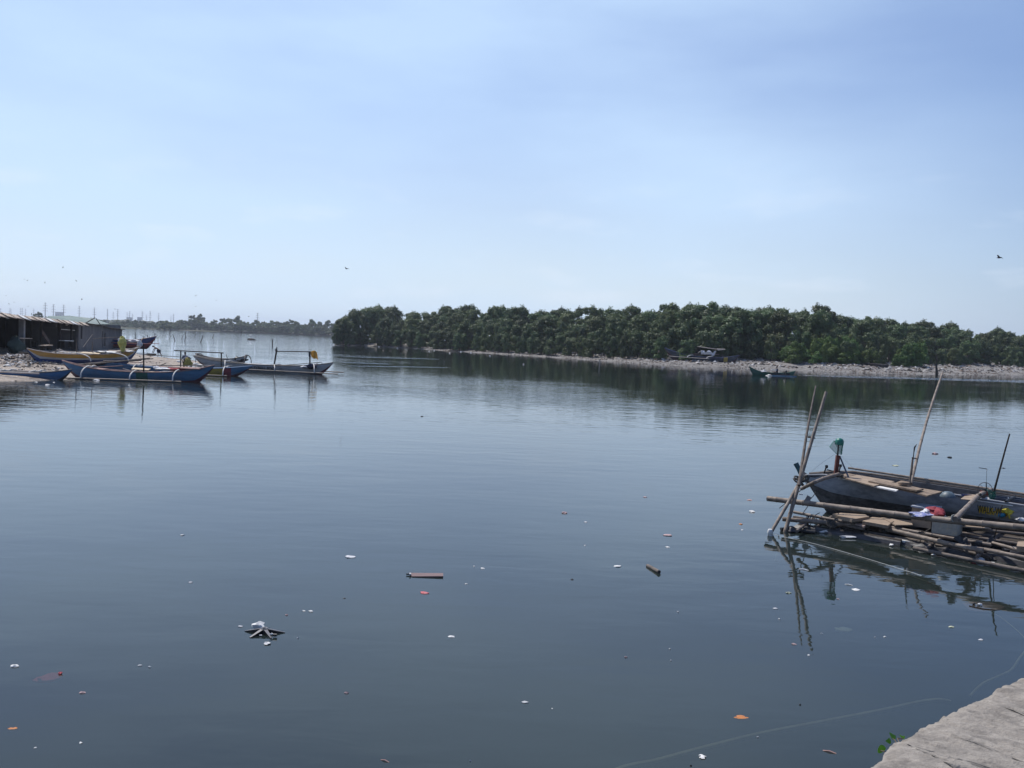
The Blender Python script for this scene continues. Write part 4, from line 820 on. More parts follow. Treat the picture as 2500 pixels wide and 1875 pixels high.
bench('work_table', 'whitish plank table at the front of the shed, right of the boat timber', sS(150), -.4, 1.45, 2.6, white, .02)
bench('plank_bench', 'dark low bench deep in the shed behind the whitish table', sS(112), 1.2, 1.35, 2.4, shedwood)
shedthing('blue_sheet', 'faded blue sheet hanging high inside the shed right of the pale column', 'sheet', sS(98), 1.0, 2.75, (1.1, .03, .32), mat('faded_blue', (.10, .2, .24), .9, (.05, .1, .13), 3))
shedthing('grey_sheet', 'grey blue cloth hanging under the blue sheet inside the shed', 'sheet', sS(96), .9, 2.38, (1.3, .03, .12), mat('grey_blue', (.10, .13, .18), .9, (.06, .08, .1), 3))
shedthing('hanging_bag', 'small pale bag hanging under the shed eave', 'bag', sS(143), .2, 2.75, (.42, .1, .32), mat('bag_grey', (.26, .26, .24), .9, (.15, .15, .14), 5))
shedthing('hull_offcut', 'brown slanted boat timber leaning inside the shed', 'timber', sS(120), .3, 1.75, (2.2, .1, .32), mat('timber_brown', (.17, .12, .10), .9, (.1, .07, .06), 3), (0, .45, 0))
shedthing('white_cloth', 'white cloth scrap under the shed eave, right of the hanging bag', 'cloth', sS(168), .2, 2.78, (.5, .03, .09), white)
shedthing('shelf_board', 'narrow white board across the shed opening beside the concrete hut', 'board', sS(170), .15, 2.36, (3.9, .05, .06), white, (0, .02, 0))
c = SP(sS(8), -.8, gz0); o = thing('green_tarp_heap', 'dark green tarpaulin heap at the left end of the shed front', 'tarpaulin', c, world=True)
m = lump(c+Vector((0, 0, .3)), .5, .5, .62, 301); m.build('tarp_cover', mat('dark_green_tarp', (.05, .08, .075), .8, (.03, .05, .05), 2, bump=.05, bscale=3), o)
# concrete hut and its lower annex
hA = SP(LS+.05, -.1, 0); hB = Vector((PD(252, 800, 101).x, 101, 0)); hC = Vector((PD(298, 800, 113).x, 113, 0))
def house(name, lab, a_, b_, zt0, zt1, depth, opens, roofmat, pitched=False):
    d = (b_-a_); d.z = 0; L_ = d.length; u_ = d.normalized(); nn_ = Vector((-u_.y, u_.x, 0)); nn_ = nn_ if nn_.x < 0 else -nn_
    r_ = thing(name, lab, 'building', Vector((a_.x, a_.y, .3)), world=True)
    def H_(s, q, z): return a_+u_*s+nn_*q+Vector((0, 0, z-a_.z))
    def top(s): return lerp(zt0, zt1, s/L_)
    # front wall pieces round the openings
    ops = sorted(opens); cur = 0; m = MB()
    def wallbox(s0, s1, z0, z1a, z1b):
        V = [H_(s0, 0, z0), H_(s1, 0, z0), H_(s1, 0, z1b), H_(s0, 0, z1a)]; V += [v+nn_*.2 for v in V]
        m.add(V, [(0, 1, 2, 3), (7, 6, 5, 4), (0, 4, 5, 1), (1, 5, 6, 2), (2, 6, 7, 3), (3, 7, 4, 0)])
    for s0, s1, z0, z1, kind_ in ops:
        wallbox(cur, s0, 0, top(cur), top(s0)); wallbox(s0, s1, z1, top(s0), top(s1))
        if z0 > .35: wallbox(s0, s1, 0, z0, z0)
        cur = s1
    wallbox(cur, L_, 0, top(cur), top(L_)); m.build('front_wall', concg, r_, False)
    for s0, s1, z0, z1, kind_ in ops:
        q = MB(); c = H_((s0+s1)/2, .14, (z0+z1)/2); q.box(c, (s1-s0, .04, z1-z0), (0, 0, math.atan2(u_.y, u_.x))); q.build(kind_, black, r_, False)
    m = MB()
    for s in (0.1, L_-.1):
        V = [H_(s-.1, .2, 0), H_(s+.1, .2, 0), H_(s+.1, depth, 0), H_(s-.1, depth, 0)]; V += [v+Vector((0, 0, top(s))) for v in V]
        m.add(V, [(3, 2, 1, 0), (4, 5, 6, 7), (0, 1, 5, 4), (1, 2, 6, 5), (2, 3, 7, 6), (3, 0, 4, 7)])
    m.box(H_(L_/2, depth, .0)+Vector((0, 0, min(zt0, zt1)/2)), (L_, .2, min(zt0, zt1)-.02), (0, 0, math.atan2(u_.y, u_.x))); m.build('side_wall', concg, r_, False)
    m = MB(); V = [H_(-.2, -.3, zt0+.02), H_(L_+.25, -.3, zt1+.02), H_(L_+.25, depth+.3, zt1+.35), H_(-.2, depth+.3, zt0+.35)]; m.slab(V, .05); m.build('roof', roofmat, r_, False)
    m = MB(); m.tube([H_(-.2, -.32, zt0+.0), H_(L_+.25, -.32, zt1+.0)], .035, 5); m.build('fascia', shedwood, r_, False)
    return r_, H_
h1, HH = house('concrete_hut', 'grey concrete hut with dark window and low roof joined to the shed', hA, hB, 3.02, 2.78, 7, [(.9, 2.1, 1.55, 2.7, 'window'), (((hB-hA).length)-.9, ((hB-hA).length)-.2, .5, 2.2, 'door')], rooft)
h2, _ = house('hut_annex', 'lower grey brick annex at the right end of the concrete hut beside the water', hB+Vector((-.2, .2, 0)), hC, 2.66, 2.36, 6, [(1.0, 2.0, .6, 2.0, 'door')], shedwood)
m = MB(); m.tube([SP(LS+4, .5, 2.95), SP(LS+7, .4, 3.55)], .05, 5); m.tube([SP(LS+7.4, .4, 3.5), SP(LS+8.6, .3, 2.9)], .04, 5)
tag(single(m, 'roof_prop', 'bent stick propped on the roof of the concrete hut', 'stick', shedwood, SP(LS+4, .5, 2.95)))
# green roofed building behind
gr = thing('green_roof_building', 'building behind the huts with a long shallow grey green roof', 'building', Vector((PD(190, 800, 112).x, 112, 1)), world=True)
x0, x1 = PD(95, 800, 106).x, PD(264, 800, 124).x
rp = [PD(118, 771.5, 108), PD(170, 770.5, 114), PD(232, 778, 122), PD(266, 790.5, 118)]
V = [PD(90, 792, 101), PD(268, 791.5, 117), rp[2], rp[0]]; m = MB(); m.add([V[0], V[1], V[2], rp[1], V[3]], [(0, 1, 2, 3, 4)]); m.add([p-Vector((0, 0, .08)) for p in (V[0], V[1], V[2], rp[1], V[3])], [(4, 3, 2, 1, 0)]); m.build('roof', roofg, gr, False)
m = MB(); V2 = [V[1], rp[2], PD(262, 792, 130)]; m.add(V2, [(0, 1, 2)]); m.add([p-Vector((0, 0, .08)) for p in V2], [(2, 1, 0)]); m.build('roof_end', roofg, gr, False)
a_ = Vector((V[0].x, V[0].y, 0)); b_ = Vector((V[1].x, V[1].y, 0)); m = MB(); V3 = [a_+Vector((-.3, .4, 0)), b_+Vector((-.3, .4, 0)), b_+Vector((-.3, .4, V[1].z-.1)), a_+Vector((-.3, .4, V[0].z-.1))]; V3 += [p+Vector((-1, 6, 0)) for p in V3]
m.add(V3, [(0, 1, 2, 3), (7, 6, 5, 4), (0, 4, 5, 1), (1, 5, 6, 2), (3, 7, 4, 0)]); m.build('wall', concg, gr, False)

# ================= boats =================
COL = {}
def paint(name, c, stain=(.2, .19, .18)): 
    return mat(name, c, .6, tuple(v*.72 for v in c), 3.5, bump=.004, bscale=9, stretch=(.5, 1, 2), stain=stain, stain_amt=.3)
pb = paint('boat_blue', (.075, .175, .30)); pbd = paint('boat_deep_blue', (.035, .065, .20)); pr = paint('boat_maroon', (.12, .04, .05)); py = paint('boat_ochre', (.50, .27, .06)); pw = paint('boat_white', (.47, .46, .46)); prd = paint('boat_red', (.28, .055, .07)); pg = paint('boat_green', (.03, .12, .09)); pbk = paint('boat_black', (.035, .035, .045))
ppale = mat('pale_paint_wood', (.56, .50, .44), .8, (.4, .34, .3), 6); ppink = mat('pinkish_wood', (.40, .26, .23), .85, (.26, .17, .15), 4); pyel = paint('boat_yellow', (.42, .30, .06))
def bangka(name, label, pxl, DL, pxr, DR, zw, sheer_mid, tipl, tipr, beam, bands, xband=None, arms=(), reach=1.1, fz=.08, fl=(.0, 1.0), skew=0.0, gun=None, inside=None, draft=.2, decks=(), tilt=0.0, side=-1, bothfloats=True, armmat=None, flmat=None, ohl=.26, ohr=.26, arr=.034, thw=5):
    """double ended outrigger canoe. zw: height of its waterline or resting line. bands: [(v_top, material)] from keel to gunwale"""
    a_ = Vector((PD(pxl, HY(pxl), DL).x, DL, 0)); b_ = Vector((PD(pxr, HY(pxr), DR).x, DR, 0)); L_ = (b_-a_).length; c = (a_+b_)/2; c.z = zw; yaw_ = math.atan2(b_.y-a_.y, b_.x-a_.x)
    r_ = thing(name, label, 'boat', c, yaw_); r_.rotation_euler = (0, -tilt, yaw_)
    def t_(x): return 2*x/L_
    def sh(x):
        t = t_(x); tip = tipr if t > 0 else tipl; oh = ohr if t > 0 else ohl; return sheer_mid+(tip-sheer_mid)*abs(t)**(2.6+1.2*(.26-oh)*8)
    def ke(x):
        t = abs(t_(x)); oh = ohr if x > 0 else ohl; q = max(0, (t-(1-oh))/oh); return -draft+(sh(x)-.02+draft)*min(1, q**1.15*.98+0)
    def hb(x):
        t = abs(t_(x)); return beam/2*(1-t**2.6)**.85+.012
    xs = np.r_[np.linspace(-L_/2, -L_*.3, 9), np.linspace(-L_*.3, L_*.3, 9)[1:-1], np.linspace(L_*.3, L_/2, 9)]; nv = 7; mats_ = []; m = MB()
    def mi(mt):
        if mt not in mats_: mats_.append(mt)
        return mats_.index(mt)
    rows = []; vv_ = [0, .16, .32, .48, .64, .82, 1]
    for x in xs:
        k, h, b = ke(x), sh(x), hb(x); pr_ = [(b*min(1, (v*1.45)**.55)*(.9+.1*v), k+(h-k)*v) for v in vv_]
        full = [(-y, z) for y, z in pr_[::-1]]+pr_[1:]; rows.append([(x, y, z) for y, z in full]+[(x, y*.9, max(z, k+(h-k)*.3)) for y, z in full])
    nr_ = 2*nv-1; V = [p for r__ in rows for p in r__]; F = []; MI = []
    ins = mi(inside or hin)
    for i in range(len(xs)-1):
        xm = (xs[i]+xs[i+1])/2/L_*2
        for j in range(nr_-1):
            vj = vv_[int(abs(j+.5-(nv-1))+.5)]-.01; mt = None
            for vt, mm in bands:
                if vj <= vt: mt = mm; break
            if xband and vj > .3:
                for x0_, x1_, mm in xband:
                    if x0_ <= xm < x1_: mt = mm
            a1 = i*2*nr_+j; b1 = a1+2*nr_; F.append((a1, b1, b1+1, a1+1)); MI.append(mi(mt)); a1 += nr_; b1 += nr_; F.append((a1, a1+1, b1+1, b1)); MI.append(ins)
        for q in (0, nr_-1): a1 = i*2*nr_+q; b1 = a1+2*nr_; F.append((a1, a1+nr_, b1+nr_, b1)); MI.append(mi(bands[-1][1]))
    m.add(V, F, MI); ho_ = m.build('hull', mats_, r_)
    for s_ in (-1, 1):
        m = MB(); m.tube([(x, s_*(hb(x)+.01), sh(x)+.015) for x in np.linspace(-L_/2+.02, L_/2-.02, 22)], .028, 5); m.build('gunwale', gun or ppale, ho_)
    for k in range(thw):
        x = L_*(-.33+.66*k/max(1, thw-1)); m = MB(); m.box((x, 0, sh(x)-.05), (.09, 2*hb(x)*.92, .035)); m.build('thwart', ppink, ho_, False)
    for x0_, x1_, mt in decks:
        x0_ *= L_/2; x1_ *= L_/2; w1 = min(hb(x0_), hb(x1_)); m = MB(); m.box(((x0_+x1_)/2, 0, sh((x0_+x1_)/2)+.03), (abs(x1_-x0_), 2*w1*.95, .03), (0, .0, 0)); m.build('deck_board', mt, r_, False)
    am = armmat or mat('white_arm', (.72, .69, .64), .7, (.55, .52, .48), 8); sides = (-1, 1) if bothfloats else (side,)
    for t in arms:
        x = t*L_/2
        for s_ in sides:
            y0 = s_*hb(x)*.6; z0 = sh(x)+.06; ye = s_*(beam/2+reach); sk = skew if s_ == side else -skew*.3
            pts = [(x, y0*.2, z0), (x, y0, z0+.02)]+[(x+sk*math.sin(q), y0+(ye-y0)*math.sin(q), fz+(z0+.05-fz)*math.cos(q)**.75) for q in np.linspace(.12, math.pi/2, 10)]
            m = MB(); m.tube(pts, arr, 6); m.build('outrigger_arm', am, r_)
        m = MB(); m.box((x, 0, sh(x)+.05), (.07, 2*hb(x)*1.0, .05)); m.build('crossbeam', am, r_, False)
    if arms:
        for s_ in sides:
            sk = skew if s_ == side else -skew*.3; x0_ = lerp(-L_/2, L_/2, fl[0])+sk; x1_ = lerp(-L_/2, L_/2, fl[1])+sk; p, rr = bamboo_pts([(x0_, s_*(beam/2+reach), fz), (x1_, s_*(beam/2+reach), fz)], .045, .04, .5, 3, .003); m = MB(); m.tube(p, rr, 7); m.build('outrigger_float', flmat or bam, r_)
    r_['L'] = L_; return r_, sh, hb, L_
# front blue one
B3, sh3, hb3, L3 = bangka('outrigger_boat', 'blue outrigger boat with white arms and green patch, nearest of the left group', 152, 51, 526, 51.5, 0, .44, .93, .95, .80, [(.46, pr), (1, pb)], [(.06, .12, pg)],
       arms=(-.62, .0, .55), reach=1.0, fz=.06, fl=(.04, .83), skew=0, decks=((-.55, -.42, ppink), (.02, .2, ply), (.3, .42, white)), gun=ppink)
B4, sh4, hb4, L4 = bangka('outrigger_boat', 'long blue outrigger boat with yellow and maroon side panel behind the nearest blue one', 218, 59, 618, 59.5, 0, .38, .80, .66, .80, [(.42, pr), (1, pb)], [(.45, .63, pyel), (.63, .74, prd)],
       arms=(-.4, .2, .68), reach=1.0, fz=.06, fl=(.70, .865), skew=.15, decks=((-.2, -.05, ppink), (.25, .4, ppink)), gun=mat('gun_blue', (.14, .26, .42), .7, (.1, .18, .3), 8))
B5, *_ = bangka('outrigger_boat', 'small blue outrigger boat with pale float pole, cut by the left edge', -90, 48.7, 178, 48.7, .0, .33, .6, .56, .72, [(.46, pbk), (1, paint('boat_mid_blue', (.05, .15, .32)))],
       arms=(-.45, -.18, .37), reach=.55, fz=.34, fl=(.0, .78), decks=((-.2, .3, dark),), gun=pbk, flmat=ppale)
B6, sh6, hb6, L6 = bangka('outrigger_boat', 'long dirty white outrigger boat with hanging yellow net, rightmost of the left group', 473, 69, 816, 66, 0, .47, .90, .86, .90, [(.40, pr), (1, pw)], None,
       arms=(-.5, .2, .74), reach=1.0, fz=.14, fl=(.38, 1.03), skew=.75, decks=((-.25, .1, pw), (.25, .5, bamd)), gun=pbk, ohl=.3, ohr=.22, draft=.25)
B7, sh7, *_ = bangka('outrigger_boat', 'pale grey outrigger boat half hidden behind the long dirty white one', 478, 77, 606, 76, 0, .50, .85, .85, .9, [(.25, pr), (1, pw)], None,
       arms=(-.9, .93), reach=.85, fz=.1, fl=(-.1, 1.22), skew=.6, decks=((-.5, .4, bamd),), gun=pbk, armmat=bamd)
B2, sh2, hb2, L2_ = bangka('outrigger_boat', 'beached ochre and dark blue outrigger boat with curved white arms, in front of the shed', 66, 55.5, 340, 60.5, .62, .46, .78, .92, 1.0, [(.16, pbk), (.5, pbd), (.64, pw), (1, py)], None,
       arms=(-.32, .36), reach=1.15, fz=.10, fl=(.45, .55), skew=.75, decks=((-.35, -.1, ply), (.1, .45, mat('grey_tray', (.25, .26, .3), .6, (.18, .19, .22), 6))), gun=ppale, tilt=R(.4), ohl=.2, ohr=.25)
B1, sh1, *_ = bangka('outrigger_boat', 'dark red and navy outrigger boat on the far sand edge below the concrete hut', 198, 108, 383, 108, .45, .78, 1.2, 1.35, 1.1, [(.2, pr), (.55, prd), (1, pbd)], None,
       arms=(-.55, .68), reach=1.2, fz=.45, fl=(.12, .97), skew=.3, decks=((-.2, .1, ppink), (.25, .5, white)), flmat=prd, gun=ppink, armmat=mat('tan_arm', (.5, .36, .22), .7, (.4, .28, .18), 8))
# lettering on the white boats
def boat_text(boat, sh, hb, L_, body, t, hgt, width, z, m_=blk):
    x = t*L_/2; me = text_mesh('boat_letters', body, hgt, m_, width, .003, .004); o = linkobj('lettering', me, boat); o.location = (x, -hb(x+width*.5)-.045, z); o.rotation_euler = (R(84), 0, 0); return o
boat_text(B6, sh6, hb6, L6, 'MV-TYRELL BOO', -.15, .27, 2.2, .17); boat_text(B6, sh6, hb6, L6, 'Ø', .30, .18, .22, .22, mat('letter_grey', (.16, .16, .18), .7, (.12, .12, .14), 9)); boat_text(B7, sh7, _ if False else (lambda x: .43), 4.3, 'NEOFEL', -.1, .22, .8, .24, MATS['letter_grey'])
# things on / around the left boats
def stick(name, lab, a_, b_, r_, mt, cat='pole', group=None, seed=1): return pole(name, lab, a_, b_, r_, r_*.8, mt, seed, group, .004, .5, cat)
fr = thing('post_frame', 'goalpost frame of two dark posts and a long crossbar standing behind the blue boats', 'frame', PD(441, 900, 61), world=True)
for (xa, ya, xb, yb) in ((441.5, 857, 441, 904), (540.5, 862, 540, 906)):
    m = MB(); m.tube([PD(xb, yb, 61), PD(xa, ya, 61)], .04, 7); m.build('post', dark, fr)
m = MB(); m.tube([PD(425, 855.5, 61), PD(546, 861.8, 61)], .035, 7); m.build('crossbar', dark, fr)
stick('rail_pole', 'thin grey horizontal pole from the goalpost frame left to the upright pole', PD(351, 865.5, 61), PD(441, 871.5, 61), .025, bamd, seed=2)
m = MB(); mz = thing('net_mast', 'tall dark leaning mast with a crossbar carrying a yellow net, on the dirty white boat', 'mast', PD(669, 893, 66.5), world=True)
m.tube([PD(669, 893, 66.5), PD(675, 858, 66.5), PD(676, 847, 66.5)], [.055, .06, .03], 7); m.build('post', dark, mz)
m = MB(); m.tube([PD(756.5, 892, 66.2), PD(756.5, 860, 66.2)], .05, 7); m.build('post', dark, mz); m = MB(); m.tube([PD(677, 857.7, 66.5), PD(760, 859, 66.2)], .036, 7); m.build('crossbar', dark, mz)
m = MB(); m.box(PD(674.5, 855, 66.5), (.13, .12, .2)); m.build('lashing', rope, mz)
ynet = mat('yellow_net', (.80, .54, .16), .85, (.58, .38, .10), 9, bump=.03, bscale=9, transl=.55)
tag(single(sheetquad(PD(757, 857, 66.1), PD(774, 857.5, 66.1), PD(776, 880, 66.0), PD(760, 871, 66.0), 12, .05, 44), 'yellow_net', 'ragged orange yellow net hanging from the crossbar end over the dirty white boat', 'net', ynet, PD(765, 858, 66)))
tag(single(sheetquad(PD(753, 858, 66.0), PD(758, 858, 66.0), PD(758.5, 873, 66.0), PD(754, 872, 66.0), 6, .02, 45), 'black_cloth', 'narrow black cloth hanging beside the yellow net on the crossbar', 'cloth', black, PD(755, 858, 66)))
c = PD(760, 894.5, 66); tag(single(lump(c, .42, .3, .17, 46), 'net_heap', 'dark blue heap of nets on the right part of the dirty white boat', 'net', mat('dark_net', (.03, .035, .07), .95, (.02, .02, .04), 6, bump=.03), c))
c = PD(744, 896, 66); tag(single(lump(c, .3, .2, .09, 47), 'net_heap', 'small grey net heap left of the dark heap on the dirty white boat', 'net', clw, c))
stick('boom_pole', 'long slanting thin pole raised along the far side of the dirty white boat', PD(690, 892, 66.8), PD(785, 884, 66.8), .03, bamd, seed=3); stick('short_post', 'short thin post holding up the right end of the slanting boom pole', PD(786.5, 896, 66.6), PD(786, 884, 66.6), .025, bamd, seed=4)
c = PD(578, 876, 76); tag(single(lump(c, .22, .2, .18, 48), 'bundle', 'dark round bundle on the half hidden grey boat', 'bundle', black, c))
c = PD(590, 879, 76); tag(single(lump(c, .55, .2, .14, 49, amp=.35), 'twig_heap', 'tangled heap of twigs and gear on the right end of the half hidden grey boat', 'gear', dark, c))
stick('leaning_stick', 'thin stick leaning left out of the half hidden grey boat', PD(556, 880, 76), PD(552.5, 865, 76), .03, dark, seed=5)
PL = [((351, 912), (350, 840), 50.9, .045, dark, 'tall dark upright pole standing in the nearest blue boat'), ((187, 866), (186.6, 826), 57.3, .035, bamd, 'left of two thin upright poles in the beached ochre boat'), ((225, 864), (225.5, 834), 58.3, .035, bamd, 'right of two thin upright poles in the beached ochre boat'),
      ((203, 847), (226, 816), 60, .022, ppale, 'thin pale stick leaning steeply in front of the concrete hut'), ((228, 827), (291, 823), 58.8, .025, bamd, 'thin level pole running from the leaning stick to the yellow bundle'),
      ((176, 891), (366, 874), 56, .04, bam, 'long brown pole resting across the arms of the ochre boat, upper'), ((215, 889), (374, 875.5), 55.6, .036, bamd, 'long brown pole resting across the arms of the ochre boat, lower'),
      ((390, 893.5), (406, 886), 62, .03, bamd, 'short dark stick poking up from the sand right of the upright pole'), ((50, 864), (135, 862), 60, .025, bamd, 'thin level pole behind the bow of the ochre boat'),
      ((138, 853), (158, 862), 58, .03, ppale, 'short pale plank leaning on the ochre boat, left of two'), ((144, 852), (164, 861), 58.3, .03, ppale, 'short pale plank leaning on the ochre boat, right of two'), ((47, 861), (70, 863), 57, .06, dark, 'dark plank end on the sand at the bow of the ochre boat'),
      ((95, 855), (150, 866), 57.5, .02, bamd, 'thin slanting stick above the foredeck of the ochre boat')]
for i, ((xa, ya), (xb, yb), D, r_, mt, lab) in enumerate(PL):
    stick('pole', lab, PD(xa, ya, D), PD(xb, yb, D*(1.06 if 'resting' in lab else 1)), r_, mt, seed=70+i)
for i, (px, lab) in enumerate(((75, 'left'), (122, 'second'), (136, 'third'))):
    stick('short_post', 'short dark post on the foredeck of the ochre boat, %s of three' % lab, PD(px, 867, 56.6), PD(px, 858, 56.6), .05, dark, seed=90+i)
# poles, cloths and gear lying in the two front boats
ybun = mat('pale_yellow_cloth', (.68, .66, .24), .8, (.5, .46, .15), 3, bump=.02, bscale=6, transl=.3)
k = thing('yellow_bundle', 'tall pale yellow cloth bundle standing on the stern of the ochre boat', 'bundle', PD(297, 858, 59.3), world=True)
lump(PD(298.5, 836, 59.3), .25, .25, .36, 50, amp=.12).build('cloth_sheet', ybun, k); lump(PD(300, 849, 59.3), .17, .18, .25, 51, amp=.14).build('cloth_tail', ybun, k)
m = MB(); m.tube([PD(297, 862, 59.3), PD(298, 834, 59.3)], .05, 6); m.build('post', dark, k)
c = PD(291, 831, 59.2); lump(c, .09, .09, .12, 52).build('white_knot', clw, k)
c = PD(341, 840, 62); tag(single(lump(c, .16, .14, .26, 53), 'white_cloth', 'whitish cloth hanging at the raised stern tip of the ochre boat', 'cloth', clw, c))
m = MB(); c = PD(328, 851, 60.7); m.slab([PD(312, 857, 60.3), PD(322, 857, 60.8), PD(341, 844, 61.2), PD(338, 844, 60.8)], .05); tag(single(m, 'stern_board', 'pale board rising along the stern of the ochre boat', 'board', mat('cream_board', (.62, .5, .34), .8, (.5, .4, .27), 5), c, smooth=False))
for px, py, D, a1, b1, h1_, mt, nm, lab, ct in ((430, 901, 51.3, .55, .25, .10, clr, 'red_bundle', 'red brown bundle of nets in the right part of the nearest blue boat', 'bundle'), (455, 899, 51.3, .9, .22, .07, ppink, 'plank_pile', 'pile of pinkish planks beside the red bundle in the nearest blue boat', 'planks'),
                                             (404, 900, 51.3, .6, .25, .05, white, 'white_sheet', 'flat white sheet amidships in the nearest blue boat', 'sheet'), (382, 898, 52.2, .2, .18, .1, clw, 'grey_bag', 'small grey bag left of the white sheet in the nearest blue boat', 'bag'),
                                             (316, 858, 59.5, .3, .2, .06, clw, 'white_bag', 'small white bag at the stern of the ochre boat', 'bag'), (245, 859, 58.5, .4, .3, .08, mat('tray_blue', (0, 0, 0)), 'blue_heap', 'small dark blue heap amidships in the ochre boat', 'gear'),
                                             (322, 833.5, 107, .55, .3, .14, clw, 'white_bundle', 'white bundle on the red and navy boat', 'bundle'), (331, 832.5, 107, .5, .3, .16, clw, 'white_bundle', 'second white bundle, further right on the red and navy boat', 'bundle'), (281, 830, 108, .7, .3, .16, ppink, 'brown_bundle', 'reddish brown bundle amidships on the red and navy boat', 'bundle')):
    c = PD(px, py, D); tag(single(lump(c, a1, b1, h1_, int(px)), nm, lab, ct, mt, c))
m = MB(); c = PD(370, 868.5, 84); m.lathe([(.0, 0), (.36, 0), (.44, .2), (.4, .2), (.33, .05), (0, .05)], c, 16); tag(single(m, 'basin', 'dark wide basin on the sand before the bending child', 'basin', black, c))
c = PD(80, 868, 58)
# debris on the spit
for i, (px, py, D, s_, mt, lab) in enumerate(((393, 876, 78, .13, clr, 'pinkish rag on the crest of the sand near the bending child'), (405, 880, 76, .16, white, 'white scrap on the sand crest right of the bending child'), (437, 882.5, 72, .2, white, 'white bag on the sand left of the goalpost frame'),
      (478, 888, 67, .2, white, 'white scrap at the sand tip by the white boat bow'), (487, 892, 66, .24, white, 'larger white scrap at the end of the sand tip'), (343, 884.5, 66, .14, white, 'small white scrap on the sand beside the upright pole'), (17, 893, 53, .2, white, 'white scrap on the rubbish heap at the far left'),
      (50, 889, 55, .25, clw, 'grey white bag on top of the rubbish heap'), (235, 928.3, 50, .16, white, 'white foam piece floating under the bow of the nearest blue boat'), (88, 933, 49, .07, white, 'tiny white scrap afloat before the small blue boat at the left edge'), (116, 940, 47, .12, white, 'white scrap afloat right of the small blue boat'), (132, 933.5, 49, .06, white, 'tiny white dot afloat near the bow of the small blue boat'),
      (315, 941, 46, .06, white, 'tiny white dot afloat in front of the nearest blue boat'))):
    D = (3*FP/(py-HY(px))) if py > 926 else D; c = PD(px, py, D); tag(single(lump(c, s_, s_*.6, s_*.35, 400+i), 'white_scrap' if mt is not clr else 'rag', lab, 'scrap', mt, c))

# loose poles, boards and sheets among the beached boats
LOOSE = [((268, 886), (345, 880), 63, .035, bamd, 'thin weathered pole lying on the sand behind the nearest blue boat, upper'), ((275, 889), (350, 884), 62, .03, ppink, 'pinkish pole lying on the sand behind the nearest blue boat, lower'), ((240, 896), (300, 893), 52.2, .03, ppink, 'pinkish board edge inside the nearest blue boat near its bow'),
 ((372, 893), (478, 892), 60, .03, bamd, 'long dark pole along the side of the boat with yellow panel'), ((470, 891), (520, 893), 61, .035, ppale, 'pale pole end by the right post of the goalpost frame'), ((560, 886), (640, 888.5), 72, .035, bamd, 'long thin pole between the half hidden grey boat and the white one'),
 ((600, 890), (668, 891.5), 67.5, .035, ppink, 'pinkish pole lying along the left half of the dirty white boat'), ((690, 893.5), (752, 895), 66.8, .03, bamd, 'weathered pole lying along the right half of the dirty white boat'), ((22, 873), (52, 876), 56, .04, bamd, 'short grey pole lying on the rubbish heap'), ((8, 868), (28, 866), 58, .05, ppale, 'pale plank end standing out of the rubbish heap by the shed'),
 ((106, 886), (160, 892), 54, .03, bamd, 'thin grey pole lying on the sand between the ochre boat and the small blue boat'), ((540, 897), (566, 892), 62, .025, ppale, 'short pale stick leaning over the stern of the boat with yellow panel'), ((300, 900), (330, 908), 51.2, .02, ppale, 'pale thwart end sticking out of the nearest blue boat')]
for i, (a1, b1, D, r_, mt, lab) in enumerate(LOOSE): stick('pole', lab, PD(*a1, D), PD(*b1, D), r_, mt, seed=300+i)
for px, py, D, w_, d_, mt, lab in ((344, 901, 51.2, .9, .5, mat('cream_board', (.62, .5, .34), .8, (.5, .4, .27), 5), 'cream plywood board laid across the middle of the nearest blue boat'), (222, 862, 58, 1.1, .5, mat('cream_board', (0, 0, 0)), 'cream plywood board laid across the middle of the ochre boat'), (262, 859, 58.8, 1.0, .5, white, 'whitish sheet laid in the right half of the ochre boat')):
    c = PD(px, py, D); m = MB(); m.box(c, (w_, d_, .03), (.12, .03, .1)); tag(single(m, 'board', lab, 'board', mt, c, smooth=False))
# ================= people =================
skin = mat('skin', (.16, .085, .055), .6, (.13, .07, .045), 8); hair = mat('black_hair', (.012, .01, .01), .6, (.008, .007, .007), 20)
def skinmesh(name, joints, edges, rootk, m_, sub=1):
    keys = list(joints); idx = {k: i for i, k in enumerate(keys)}; me = bpy.data.meshes.new(name); me.from_pydata([joints[k][0] for k in keys], [(idx[a], idx[b]) for a, b in edges], []); o = bpy.data.objects.new(name, me); C.objects.link(o)
    md_ = o.modifiers.new('s', 'SKIN'); 
    for k in keys:
        sv = me.skin_vertices[0].data[idx[k]]; r_ = joints[k][1]; sv.radius = r_ if hasattr(r_, '__len__') else (r_, r_); sv.use_root = (k == rootk)
    md_.use_smooth_shade = True; s2_ = o.modifiers.new('u', 'SUBSURF'); s2_.levels = sub; s2_.render_levels = sub
    dg = bpy.context.evaluated_depsgraph_get(); me2 = bpy.data.meshes.new_from_object(o.evaluated_get(dg)); bpy.data.objects.remove(o); me2.name = name; me2.materials.clear(); me2.materials.append(m_); return me2
